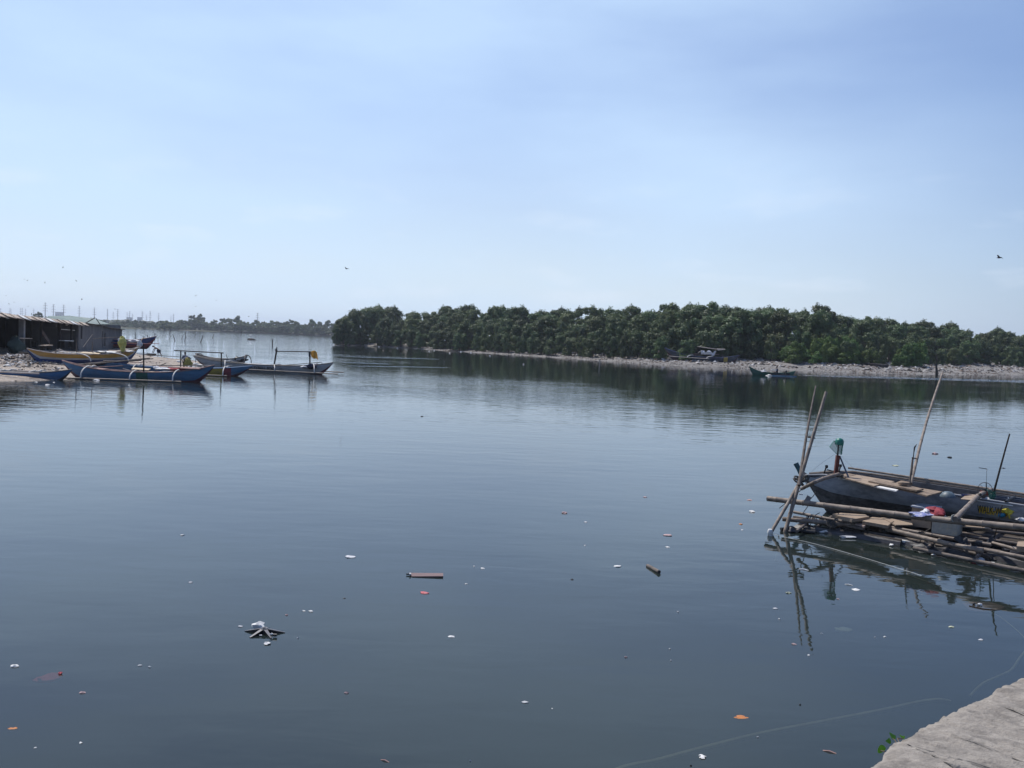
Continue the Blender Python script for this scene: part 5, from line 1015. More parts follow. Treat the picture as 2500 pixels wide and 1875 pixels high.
def person(label, loc, rotz, J, clothes, hairy=(0, 0, 0), scale=1.0, extra=None):
    """J: joint positions. clothes: [(name, [joint chain edges], grow, material)]"""
    Rr = {'pel': (.105, .085), 'spi': (.095, .08), 'che': (.125, .085), 'nek': .045, 'hed0': .055, 'hed': (.078, .09), 'hed1': (.066, .075)}
    for s_ in 'LR': Rr.update({'sh'+s_: .052, 'el'+s_: .036, 'wr'+s_: .026, 'pa'+s_: (.036, .018), 'hp'+s_: .078, 'kn'+s_: .052, 'an'+s_: .034, 'to'+s_: (.038, .024)})
    j = {}
    for k, p in J.items(): j[k] = (Vector(p), Rr[k])
    E = [('pel', 'spi'), ('spi', 'che'), ('che', 'nek'), ('nek', 'hed0'), ('hed0', 'hed'), ('hed', 'hed1')]
    for s_ in 'LR': E += [('che', 'sh'+s_), ('sh'+s_, 'el'+s_), ('el'+s_, 'wr'+s_), ('wr'+s_, 'pa'+s_), ('pel', 'hp'+s_), ('hp'+s_, 'kn'+s_), ('kn'+s_, 'an'+s_), ('an'+s_, 'to'+s_)]
    for s_ in 'LR':        # fingers and thumb
        w_ = j['wr'+s_][0]; pa = j['pa'+s_][0]; d = (pa-w_).normalized(); sd_ = d.cross(Vector((0, 1, .2))).normalized()
        for q, ln in ((-1.5, .055), (-.5, .068), (.5, .064), (1.5, .050)):
            a1 = 'f%s%s' % (s_, q); b1 = a1+'b'; j[a1] = (pa+sd_*q*.015+d*.012, .0095); j[b1] = (pa+sd_*q*.017+d*ln+Vector((0, 0, -.012)), .0075); E += [('pa'+s_, a1), (a1, b1)]
        a1 = 'th'+s_; j[a1] = (w_.lerp(pa, .6)-sd_*.045+d*.02, .010); E.append(('wr'+s_, a1))
    root_ = thing('person', label, 'person', loc, rotz); root_.scale = (scale,)*3
    bo_ = linkobj('body', skinmesh('body', j, E, 'pel', skin), root_)
    for nm, ks, es, gr_, mt in clothes:
        jj = {k: (Vector(J[k]) if not isinstance(ks[k], tuple) else Vector(ks[k][0]), ks[k] if not isinstance(ks[k], tuple) else ks[k][1]) for k in ks}
        linkobj(nm, skinmesh(nm, jj, es, list(ks)[0], mt), root_)
    h = Vector(J['hed']); h1_ = Vector(J['hed1']); up = (h1_-Vector(J['hed0'])).normalized(); m = MB(); vs = []
    q = up.to_track_quat('Z', 'Y').to_euler(); m.lathe([(.088, -.03), (.098, .0), (.095, .04), (.075, .075), (.04, .095), (0, .10)], h.lerp(h1_, .5)+Vector((0, .012, 0)), 14, 0, tuple(q)); m.build('hair', hair, root_)
    m = MB()
    for sx_ in (-1, 1): m.lathe([(0, -.01), (.011, 0), (0, .01)], h+Vector((sx_*.032, -.085, .005)), 6)
    m.build('eye', hair, bo_); m = MB(); m.box(h+Vector((0, -.088, -.045)), (.04, .012, .01)); m.build('mouth', mat('lip', (.12, .04, .035), .6, (.1, .03, .03), 9), bo_)
    m = MB(); m.tube([h+Vector((0, -.08, .01)), h+Vector((0, -.108, -.018)), h+Vector((0, -.085, -.025))], [.008, .014, .01], 6); m.build('nose', skin, bo_)
    return root_
def stand(lean=0.0):
    return {'pel': (0, 0, .90), 'spi': (0, -.01, 1.05), 'che': (0, -.02-lean, 1.27), 'nek': (0, -.03-lean, 1.44), 'hed0': (0, -.04-lean, 1.50), 'hed': (0, -.05-lean, 1.59), 'hed1': (0, -.045-lean, 1.67),
            'shL': (.17, -.02-lean, 1.37), 'elL': (.24, -.05, 1.10), 'wrL': (.22, -.22, .92), 'paL': (.21, -.27, .87), 'shR': (-.17, -.02-lean, 1.37), 'elR': (-.25, -.04, 1.10), 'wrR': (-.22, -.2, .90), 'paR': (-.21, -.25, .85),
            'hpL': (.09, 0, .82), 'knL': (.10, -.03, .47), 'anL': (.10, .02, .08), 'toL': (.11, -.14, .03), 'hpR': (-.09, 0, .82), 'knR': (-.10, -.03, .47), 'anR': (-.10, .02, .08), 'toR': (-.11, -.14, .03)}
navy = mat('navy_cloth', (.02, .025, .06), .9, (.012, .015, .035), 6); greyc = mat('grey_cloth', (.16, .17, .22), .9, (.1, .11, .14), 9); dred = mat('maroon_cloth', (.10, .035, .05), .9, (.06, .02, .03), 6)
SHIRT = lambda g=1.12: ({'che': (.145*g, .105*g), 'spi': (.12*g, .10*g), 'pel': (.12*g, .10*g), 'shL': .07*g, 'elL': .052*g, 'shR': .07*g, 'elR': .052*g}, [('che', 'spi'), ('spi', 'pel'), ('che', 'shL'), ('shL', 'elL'), ('che', 'shR'), ('shR', 'elR')])
SHORT = lambda g=1.15: ({'pel': (.125*g, .105*g), 'hpL': .095*g, 'knL': .078*g, 'hpR': .095*g, 'knR': .078*g}, [('pel', 'hpL'), ('hpL', 'knL'), ('pel', 'hpR'), ('hpR', 'knR')])
def cl(name, sp, J, mt):
    ks, es = sp; return (name, {k: (tuple(J[k]), ks[k]) for k in ks}, es, 0, mt)
# child standing with a yellow net
Js = stand(); zf = PD(455, 861, 63).z-1.67*.78
p1 = person('child in dark shirt standing behind the blue boats holding a yellow net', Vector((PD(452, 861, 63).x, 63, zf)), R(25), Js, [cl('shirt', SHIRT(1.25), Js, greyc), cl('trousers', SHORT(1.2), Js, navy)], scale=.78)
ynl = mat('yellow_fishnet', (.66, .55, .18), .9, (.45, .37, .10), 8, bump=.03, bscale=9, transl=.4)
c = PD(457, 890, 62.7); k = thing('fishing_net', 'yellow fishing net hanging from the hands of the standing child', 'net', PD(455, 878, 62.7), world=True)
lump(PD(458, 887, 62.6), .27, .2, .36, 71, amp=.2).build('net_body', ynl, k); lump(PD(465, 893, 62.6), .14, .12, .24, 72, amp=.3).build('net_tail', ynl, k); lump(PD(457, 875, 62.75), .27, .14, .12, 73, amp=.2).build('net_rim', greyc, k)
# child bending over the basin, facing left
Jb = {'pel': (.12, 0, .72), 'spi': (.02, 0, .83), 'che': (-.17, 0, .93), 'nek': (-.30, 0, .99), 'hed0': (-.35, 0, 1.02), 'hed': (-.42, 0, 1.05), 'hed1': (-.48, 0, 1.09),
      'shL': (-.2, -.15, .92), 'elL': (-.36, -.17, .72), 'wrL': (-.44, -.12, .52), 'paL': (-.46, -.11, .46), 'shR': (-.2, .15, .92), 'elR': (-.34, .16, .70), 'wrR': (-.42, .1, .50), 'paR': (-.45, .09, .44),
      'hpL': (.14, -.08, .66), 'knL': (.10, -.11, .36), 'anL': (.14, -.12, .07), 'toL': (.02, -.12, .03), 'hpR': (.16, .08, .66), 'knR': (.26, .10, .38), 'anR': (.44, .12, .07), 'toR': (.34, .13, .03)}
zf = PD(385, 871, 84).z
person('child in dark shorts bending over a basin on the crest of the sand spit', Vector((PD(384, 871, 84).x, 84, zf)), 0, Jb, [cl('shorts', SHORT(1.35), Jb, navy)], scale=.86)

# ================= boats and things on the far bank =================
MB_ = bangka('outrigger_boat', 'large dark blue and maroon outrigger boat with canopy beached under the mangroves across the river', 1622, 144, 1806, 141.0, .42, .95, 1.9, 1.5, 1.6, [(.3, pbk), (.62, paint('boat_dark_maroon', (.06, .025, .03))), (1, paint('boat_slate', (.035, .045, .07)))], [(.55, .68, pyel)],
       arms=(-.2, .3), reach=2.0, fz=.72, fl=(.16, .68), skew=-.7, decks=((-.35, .2, bamd), (.3, .5, raft_w)), ohl=.32, ohr=.2, arr=.06, flmat=ppale, gun=pbd, bothfloats=False, tilt=R(-1.5))
cabin = thing('canopy', 'dark canopy with pale sloping poles amidships on the beached boat across the river', 'canopy', PD(1735, 866, 143), world=True)
m = MB(); m.add([PD(1703, 846, 142), PD(1750, 851, 142), PD(1748, 853, 146), PD(1700, 848, 146), PD(1703, 847, 142), PD(1750, 852, 142), PD(1748, 854, 146), PD(1700, 849, 146)], [(0, 1, 2, 3), (7, 6, 5, 4), (0, 4, 5, 1), (1, 5, 6, 2), (2, 6, 7, 3), (3, 7, 4, 0)]); m.build('roof', pbk, cabin, False)
m = MB(); m.add([PD(1694, 861, 145), PD(1708, 861, 142), PD(1712, 849, 142), PD(1702, 848, 146)], [(0, 1, 2, 3)]); m.add([PD(1694, 861, 145.05), PD(1708, 861, 142.05), PD(1712, 849, 142.05), PD(1702, 848, 146.05)], [(3, 2, 1, 0)]); m.build('side_cover', pbk, cabin, False)
for a1, b1 in (((1703, 846), (1752, 853)), ((1750, 852.5), (1770, 853)), ((1752, 855), (1770, 853)), ((1705, 861), (1713, 855)), ((1743, 868), (1748, 856))): m = MB(); m.tube([PD(*a1, 141.8), PD(*b1, 141.8)], .05 if a1[0] < 1740 else .08, 5); m.build('pole', ppale, cabin)
m = MB(); m.slab([PD(1712, 861, 141.5), PD(1740, 861.5, 141.5), PD(1738, 860, 143), PD(1714, 859.5, 143)], .25); m.build('seat', clw, cabin, False)
for xa, s_ in ((1716, .3), (1731, .4)): c = PD(xa, 860, 141.6); lump(c, s_, .3, .25, xa).build('seat_cushion', clw, cabin)
m = MB(); m.slab([PD(1737, 867, 141.5), PD(1743, 867, 141.5), PD(1747, 857, 141.6), PD(1744, 857, 141.6)], .1); m.build('windbreak', clw, cabin, False)
for a1, b1, lab in (((1675, 863), (1755, 866), 'long pale pole lying along the deck of the beached boat across the river'), ((1672, 865.5), (1700, 868), 'short pale pole on the foredeck of the beached boat across the river')): stick('pole', lab, PD(*a1, 143), PD(*b1, 142), .08, ppink, seed=a1[0])
bangka('small_boat', 'small light blue boat lying behind the stern of the large beached boat', 1800, 157, 1864, 154, .95, .75, 1.0, 1.35, 1.0, [(.4, pbk), (1, paint('boat_sky_blue', (.07, .24, .38)))], arms=(-.3, .3), reach=.8, fz=.35, fl=(.1, .8), flmat=ppale, bothfloats=False, gun=pb)
bangka('small_boat', 'dark empty boat lying aslant on the white gravel left of the stump', 2107, 149, 2172, 142.5, .55, .62, 1.05, .7, 1.1, [(.5, pbk), (1, pbk)], tilt=R(-1.2), gun=pbk, inside=pbk, ohl=.35, ohr=.14)
MBt, shm, hbm, LM = bangka('motor_boat', 'narrow green outrigger motor boat with two people travelling left across the river', 1831, 103, 1945, 103, 0, .30, .92, .62, .62, [(.3, pg), (1, pg)], [(-.2, .75, pbk)], arms=(-.15, .5), reach=.5, fz=.04, fl=(.42, .98), decks=((.0, .3, dark),), flmat=pb, armmat=dark, arr=.02, gun=pg, ohl=.25, ohr=.16)
def seated(): 
    J = stand(); dz = -.52
    for k in J: J[k] = (J[k][0], J[k][1], J[k][2]+dz)
    for s_, q in (('L', .12), ('R', -.12)): J['hp'+s_] = (q*.8, -.05, .34); J['kn'+s_] = (q*1.3, -.38, .48); J['an'+s_] = (q*1.2, -.48, .10); J['to'+s_] = (q*1.2, -.60, .05)
    return J
Jt = seated()
for px, py, lab, mt, sc in ((1866, 898, 'person in pale shirt sitting low in the front of the motor boat', clw, .72), (1898, 895, 'person in dark shirt sitting upright in the middle of the motor boat', navy, .95)):
    z = PD(px, py, 102.9).z-1.15*sc; person(lab, Vector((PD(px, py, 102.9).x, 102.9, z)), R(-90), Jt, [cl('shirt', SHIRT(1.25), Jt, mt), cl('trousers', SHORT(1.15), Jt, navy)], scale=sc)
c = PD(1889.5, 903, 102.7); m = MB(); m.box(c, (.55, .3, .06), (0, .05, 0)); tag(single(m, 'white_board', 'white board held in front of the upright person in the motor boat', 'board', white, c, smooth=False))
c = PD(1917, 908, 103); tag(single(lump(c, .2, .2, .2, 90), 'engine_heap', 'dark engine heap behind the upright person in the motor boat', 'engine', black, c))
c = PD(1863, 907, 102.8); tag(single(lump(c, .35, .25, .1, 91), 'pale_sack', 'pale sack around the front person of the motor boat', 'sack', clw, c))
c = PD(1878, 916.5, 101.9); tag(single(lump(c, .3, .2, .09, 92, amp=.4), 'bow_splash', 'white splash of foam at the side of the motor boat', 'splash', white, c))
# little hut
hut = thing('tiny_hut', 'tiny white and blue box hut standing among the mangroves left of centre bank', 'hut', PD(1398, 851, 186), world=True)
m = MB(); c = PD(1397, 847, 184); m.box(c, (1.25, 1.2, .85)); m.build('wall', paint('hut_blue', (.05, .12, .32)), hut, False); m = MB(); c2_ = PD(1398.5, 838.5, 184); m.box(c2_, (1.5, 1.3, .55)); m.build('upper_wall', pw, hut, False); m = MB(); m.box(PD(1399, 834, 184), (1.7, 1.5, .08), (0, .04, 0)); m.build('roof', pw, hut, False)
for px in (1390.5, 1404): m = MB(); m.tube([PD(px, 858, 184), PD(px, 846, 184)], .06, 5); m.build('post', dark, hut)
m = MB(); m.box(PD(1403.5, 838, 183.3), (.3, .05, .3)); m.build('window', glassd, hut, False)
# stump, driftwood
k = thing('dead_stump', 'dark dead tree stump with thin bare twigs standing in the water at the right', 'stump', P(2287, 915, -.2), world=True); D = P(2287, 915, 0).y
m = MB(); m.tube([PD(2286.5, 918, D), PD(2287, 905, D), PD(2286, 896, D), PD(2286.5, 886, D)], [.2, .18, .15, .08], 9); m.build('trunk', mat('dead_bark', (.05, .045, .04), .95, (.03, .027, .025), 4, bump=.02), k)
for a1, b1 in (((2286.5, 887), (2286, 862)), ((2286, 880), (2282, 868)), ((2287, 884), (2291, 870)), ((2287, 874), (2288, 864)), ((2285, 893), (2281, 884))): m = MB(); m.tube([PD(*a1, D), PD(*b1, D)], [.07, .03], 5); m.build('twig', dark, k)
for i, (a1, b1, r_, mt, lab) in enumerate((((2143, 907), (2155, 900), .12, ppale, 'pale driftwood log leaning on the gravel below the dark empty boat'), ((2147, 907), (2165, 905), .06, dark, 'dark low stick on the gravel beside the pale driftwood log'), ((1951, 899), (1965, 899.5), .12, dark, 'dark flat driftwood at the water edge behind the motor boat'),
      ((1980, 899), (1990, 899.5), .09, dark, 'shorter dark driftwood right of the flat one at the water edge'), ((2275, 903), (2316, 906), .12, dark, 'dark driftwood lying behind the dead stump'), ((2330, 903), (2334, 909), .15, dark, 'short dark log end right of the dead stump'), ((1340, 867), (1351, 857), .08, dark, 'bare branch propped on the bank left of the tiny hut, left one'), ((1351, 858), (1362, 865), .08, dark, 'bare branch leaning right on the bank before the tiny hut'), ((1366, 857), (1376, 866), .10, ppink, 'pinkish bare branch on the bank under the tiny hut'), ((1463, 893), (1463.6, 877), .05, ppale, 'thin pale upright stake at the waterline right of the tiny hut'))):
    D = (3*FP/(max(a1[1], b1[1])-HY(a1[0]))); D = min(D, 178); stick('driftwood', lab, PD(*a1, D), PD(*b1, D), r_, mt, 'driftwood', seed=120+i)
c = PD(1886, 875, 158); tag(single(lump(c, 1.5, .8, .6, 95, amp=.25), 'rusty_brush', 'heap of rusty brown dry brush right of the small light blue boat', 'brush', mat('rust_brush', (.26, .13, .07), .95, (.14, .08, .05), 1.4, bump=.1, bscale=2), c))
# stakes in the shallow water before the far shore
base = MB(); base.tube([(0, 0, -.5), (.05, 0, .4), (-.05, 0, .9)], [.07, .06, .04], 5); stake_mesh = base.mesh('stem', dark); fk = MB(); fk.tube([(.0, 0, .6), (.25, .05, 1.1)], [.04, .02], 4); fork_mesh = fk.mesh('twig', dark)
PK = [(331.6, 826, 1), (351, 829, .6), (360, 832, 1.1), (367, 832, .9), (379, 827, 1), (413, 817, .7), (427, 832, 1.1), (414, 828, .6), (443.5, 828, .8), (451, 833, .9), (453, 823, .8), (490, 836, 1.2), (475, 823, .6), (519, 826, .8), (588, 819, .7), (417.5, 812, .6)]
for i, (px, py, sc) in enumerate(PK):
    p = P(px, py); o = bpy.data.objects.new('bare_stake', None); C.objects.link(o); o.location = p; o.rotation_euler = (random.uniform(-.35, .35), random.uniform(-.35, .35), random.uniform(0, 6)); o.scale = (sc*1.5*p.y/230,)*3
    tag(o, 'one of the thin bare stakes poking out of the shallow water before the far shore', 'stake', 'bare stakes before the far shore'); linkobj('stem', stake_mesh, o); linkobj('twig', fork_mesh, o)
p = P(665, 845); k = thing('forked_stake', 'tall forked stake standing alone in the water left of the mangrove tip', 'stake', p, world=True); m = MB(); m.tube([p-Vector((0, 0, .5)), PD(665, 829, p.y)], [.12, .07], 5); m.build('stem', dark, k); m = MB(); m.tube([PD(665, 838, p.y), PD(667, 828, p.y)], [.07, .04], 4); m.tube([PD(665, 836, p.y), PD(663.5, 827, p.y)], [.06, .04], 4); m.build('twig', dark, k)
p = P(613, 830); tag(single(lump(p+Vector((0, 0, .15)), 1.2, .7, .32, 97, amp=.6), 'brush_clump', 'low dark clump of brush in the water under a white bird', 'brush', dark, p))

# ================= birds =================
bw = mat('bird_white', (.72, .72, .72), .8, (.6, .6, .6), 5); bd = mat('bird_dark', (.06, .06, .07), .8, (.04, .04, .045), 5)
def bird_meshes(mt):
    b_ = MB(); b_.lathe([(0, -.28), (.05, -.18), (.085, 0), (.06, .16), (.035, .22), (0, .30)], (0, 0, 0), 8, 0, (R(-90), 0, 0)); w1 = MB(); w2 = MB()
    for w_, s_ in ((w1, 1), (w2, -1)): w_.add([(0, -.1, .03), (s_*.3, -.02, .16), (s_*.62, -.1, .07), (s_*.3, .14, .15), (0, .12, .02), (0, 0, .0), (s_*.3, .05, .13)], [(0, 1, 6, 5), (1, 2, 6), (6, 2, 3), (5, 6, 3, 4)] if s_ > 0 else [(5, 6, 1, 0), (6, 2, 1), (3, 2, 6), (4, 3, 6, 5)])
    return b_.mesh('body', mt), w1.mesh('wing', mt), w2.mesh('wing', mt)
BW, BD_ = bird_meshes(bw), bird_meshes(bd)
def bird(px, py, D, lab, ms, sc=1.0, bank=0., yaw_=0., group=None):
    o = bpy.data.objects.new('bird', None); C.objects.link(o); o.location = PD(px, py, D); o.rotation_euler = (0, bank, yaw_); o.scale = (sc,)*3; tag(o, lab, 'bird', group); linkobj('body', ms[0], o); linkobj('wing', ms[1], o); linkobj('wing', ms[2], o)
bird(2440, 629, 95, 'dark bird flying high in the blue sky near the right edge', BD_, 1.0, .25, .6); bird(846, 656, 130, 'small dark bird flying in the sky left of centre above the mangrove tip', BD_, .9, .2, 1.0)
bird(1195, 820, 110, 'white bird flying level in front of the dark mangroves', BW, 1.0, 0, 0); bird(1935, 815, 120, 'white bird with raised wing before the mangroves on the right', BW, .8, .9, .4); bird(611, 819, 300, 'white bird perched on the brush clump in the water', BW, 1.7, 0, 1.2)
for px, py in ((858, 806), (880, 798), (1086, 831), (903, 828), (899, 819)): bird(px, py, 190, 'one of the tiny white birds in front of the left end of the mangroves', BW, .8, random.uniform(-1, 1), random.uniform(0, 3), 'tiny white birds before the mangrove tip')
for px, py, D in ((154, 653, 300), (67, 685, 300), (200, 731, 260), (77, 767, 300), (22, 742, 320), (34, 738, 320), (186, 686, 300), (281, 755, 280), (478, 722, 260), (60, 682, 320), (528, 734, 300), (478, 748, 330), (607, 773, 300), (110, 690, 330), (15, 722, 330), (69, 748, 330)):
    bird(px, py, D, 'one of the tiny dark birds wheeling in the sky over the far shore', BD_, .85, random.uniform(-.8, .8), random.uniform(0, 3), 'distant birds over the far left shore')
for px, py in ((815, 842), (838, 841), (925, 846), (1000, 846), (1048, 857), (1060, 855), (1098, 861), (1150, 860), (1196, 868), (1278, 889), (970, 849), (1125, 858)):
    p = P(px, max(py+1, HY(px)+30)); c = p+Vector((0, 0, .05)); tag(single(lump(c, 1.9*p.y/FP, 1.5*p.y/FP, 1.0*p.y/FP, int(px), amp=.3), 'white_float', 'one of the small white scraps floating along the thin strip of the mangrove bank', 'scrap', white, c, 'white scraps along the mangrove waterline'))
# ================= quay corner =================
qm = mat('quay_concrete', (.35, .315, .275), .95, (.23, .207, .182), 16, bump=.012, bscale=45, stretch=(1, 1.3, 1), stain=(.12, .11, .10), stain_amt=.55)
QZ = 1.45
edge = [(2095, 1900), (2105, 1875), (2128, 1862), (2150, 1838), (2163, 1818), (2178, 1803), (2200, 1798), (2212, 1792), (2225, 1786), (2245, 1772), (2268, 1762), (2300, 1748), (2330, 1731), (2358, 1714), (2382, 1702), (2410, 1696), (2436, 1681), (2452, 1668), (2468, 1664), (2483, 1655), (2500, 1648), (2530, 1638), (2580, 1612), (2640, 1585)]
EP = [P(x, y, QZ) for x, y in edge]
EP = [EP[0]+(EP[0]-EP[1]).normalized()*2.2]+EP+[EP[-1]+(EP[-1]-EP[-4]).normalized()*1.5]
fine = []
for i in range(len(EP)-1):
    n_ = max(1, int((EP[i+1]-EP[i]).length/.012)); fine += [EP[i].lerp(EP[i+1], k/n_) for k in range(n_)]
fine.append(EP[-1]); fa = np.array([tuple(p) for p in fine]); rq = np.random.default_rng(3)
jit = rq.normal(0, .0035, len(fa)); jit = np.convolve(jit, [.25, .5, .25], 'same')+np.interp(np.arange(len(fa)), np.arange(0, len(fa)+12, 12), rq.normal(0, .006, len(np.arange(0, len(fa)+12, 12))))
tg = np.gradient(fa[:, :2], axis=0); tg /= np.linalg.norm(tg, axis=1)[:, None]; nrm = np.c_[-tg[:, 1], tg[:, 0]]
if (nrm @ np.array([-1, .6])).mean() < 0: nrm = -nrm     # outwards, over the water
fa[:, :2] += nrm*jit[:, None]
gx = [0, .006, .014, .03, .05, .08, .12, .17, .23, .3, .38, .47, .57, .7, .85, 1.0, 1.3, 1.7, 2.3]
V = []; rows = len(fa)
for ci, q in enumerate([-3, -2, -1]+gx):
    for i in range(rows):
        if q == -3: V.append((fa[i, 0]+nrm[i, 0]*-.02, fa[i, 1]-nrm[i, 1]*.02, -1.3))
        elif q == -2: V.append((fa[i, 0]+nrm[i, 0]*-.012, fa[i, 1]-nrm[i, 1]*.012, QZ-.35))
        elif q == -1: V.append((fa[i, 0]+nrm[i, 0]*.0, fa[i, 1]+nrm[i, 1]*.0, QZ-.045+rq.normal(0, .006)))
        else:
            x = fa[i, 0]-nrm[i, 0]*q+(0 if q < .3 else 0); y = fa[i, 1]-nrm[i, 1]*q; V.append((x, y, QZ-.018*math.exp(-q/.018)+rq.normal(0, .0022)*math.exp(-q*.5)))
Va = np.array(V); nz_ = vnoise(Va[:, 0]+50, Va[:, 1]+50, 9.0, 8)*.012+vnoise(Va[:, 0]+50, Va[:, 1]+50, 31.0, 9)*.009+vnoise(Va[:, 0]+50, Va[:, 1]+50, 70.0, 10)*.006; Va[2*rows:, 2] += nz_[2*rows:]
nc = 3+len(gx); F = [(c_*rows+i, c_*rows+i+1, (c_+1)*rows+i+1, (c_+1)*rows+i) for c_ in range(nc-1) for i in range(rows-1)]
me = bpy.data.meshes.new('quay'); me.from_pydata(Va.tolist(), [], F); me.materials.append(qm); me.polygons.foreach_set('use_smooth', [True]*len(F)); me.update()
import bmesh
bm_ = bmesh.new(); bm_.from_mesh(me); bmesh.ops.recalc_face_normals(bm_, faces=bm_.faces); bm_.to_mesh(me); bm_.free()
tag(linkobj('quay', me), kind='structure')
lf = mat('weed_leaf', (.14, .34, .03), .5, (.08, .24, .02), 20, transl=.45, spec=.4)
pl = thing('quay_weed', 'small green leafy weed growing over the broken edge of the concrete quay', 'plant', P(2178, 1805, QZ-.03), world=True); Dq = P(2178, 1803, QZ).y
def leaf(c, w_, h_, yaw_, pit, roll=0):
    n_ = 12; E = Euler((pit, roll, yaw_)).to_matrix(); V = [c]; 
    for q in np.linspace(0, 2*math.pi, n_+1)[:-1]:
        r_ = 1-.28*math.cos(q)*-1; V.append(c+E@Vector((w_*math.sin(q)*(1+.1*math.sin(3*q)), 0, h_*math.cos(q)*r_+.012*math.sin(q)**2)))
    m = MB(); m.add(V, [(0, i+1, (i+1) % n_+1) for i in range(n_)]); return m
for x, y, w_, h_, ya, pi_, ro in ((2180, 1801, .018, .012, .2, -.7, .5), (2149, 1832, .013, .019, -.4, -.3, .7), (2204, 1802, .012, .007, .1, -.8, .2), (2172, 1812, .012, .010, .5, -.6, -.4)):
    leaf(PD(x, y, Dq+.03), w_, h_, ya, pi_, ro).build('leaf', lf, pl, True)
m = MB(); m.tube([PD(2190, 1816, Dq), PD(2184, 1806, Dq+.02), PD(2178, 1803, Dq+.03)], .0025, 5); m.tube([PD(2160, 1835, Dq), PD(2150, 1833, Dq+.03)], .0025, 5); m.tube([PD(2195, 1812, Dq), PD(2191, 1803, Dq+.02), PD(2204, 1803, Dq+.03)], .0028, 5); m.build('stem', mat('weed_stem', (.16, .12, .09), .7, (.1, .08, .05), 20), pl)
# ================= submerged rope =================
rs = mat('sunken_rope', (.62, .56, .36), .9, (.42, .38, .26), 3)
def path(pts, dz): return [P(x, y, -.0)+Vector((0, 0, d-.013)) for (x, y), d in zip(pts, dz)]
line('sunken_rope', 'long pale rope arc lying just under the water surface near the quay', path([(1440, 1905), (1480, 1884), (1530, 1862), (1600, 1843), (1700, 1815), (1850, 1784), (2000, 1754), (2150, 1726), (2240, 1708), (2290, 1697), (2320, 1688)], [-.03, -.012, -.014, -.03, -.035, -.015, -.02, -.018, -.012, -.03, -.08]), .018, rs, 6)
line('sunken_rope', 'short brighter stretch of pale rope under water close to the quay edge', path([(2370, 1675), (2400, 1663), (2440, 1645), (2470, 1620), (2490, 1597), (2520, 1560)], [-.08, -.01, -.008, -.05, -.03, -.03]), .012, rs, 6)
line('slack_line', 'thin pale slack line in the water right of the raft running to the right edge', path([(2180, 1385), (2290, 1425), (2345, 1452), (2400, 1482), (2440, 1500), (2490, 1538), (2520, 1570)], [-.02, -.01, -.01, -.012, -.01, -.02, -.03]), .005, rs, 5)
# ================= things afloat =================
FC = {'w': white, 'g': clw, 'p': mat('pink_scrap', (.50, .36, .35), .8, (.36, .25, .25), 20), 'r': mat('red_scrap', (.60, .18, .20), .6, (.5, .07, .08), 20), 'o': mat('orange_leaf', (.50, .20, .07), .7, (.36, .13, .04), 20), 'k': black, 'b': ppink, 'y': mat('pale_yellow', (.52, .52, .36), .7, (.36, .38, .28), 12), 'c': mat('salmon', (.48, .3, .26), .8, (.34, .2, .18), 14)}
def flat(c, a_, b_, th, seed, yaw_=0, n=9):
    rr = random.Random(seed); pts = []
    for k in range(n):
        q = 2*math.pi*k/n; f_ = rr.uniform(.75, 1.15); x, y = a_*math.cos(q)*f_, b_*math.sin(q)*f_; pts.append(Vector((c.x+x*math.cos(yaw_)-y*math.sin(yaw_), c.y+x*math.sin(yaw_)+y*math.cos(yaw_), c.z+rr.uniform(0, th))))
    m = MB(); top = Vector((c.x, c.y, c.z+th*1.6)); V = [top]+pts+[p-Vector((0, 0, th+.012)) for p in pts]; m.add(V, [(0, 1+k, 1+(k+1) % n) for k in range(n)]+[(1+k, 1+n+k, 1+n+(k+1) % n, 1+(k+1) % n) for k in range(n)]+[tuple(range(2*n, n, -1))]); return m
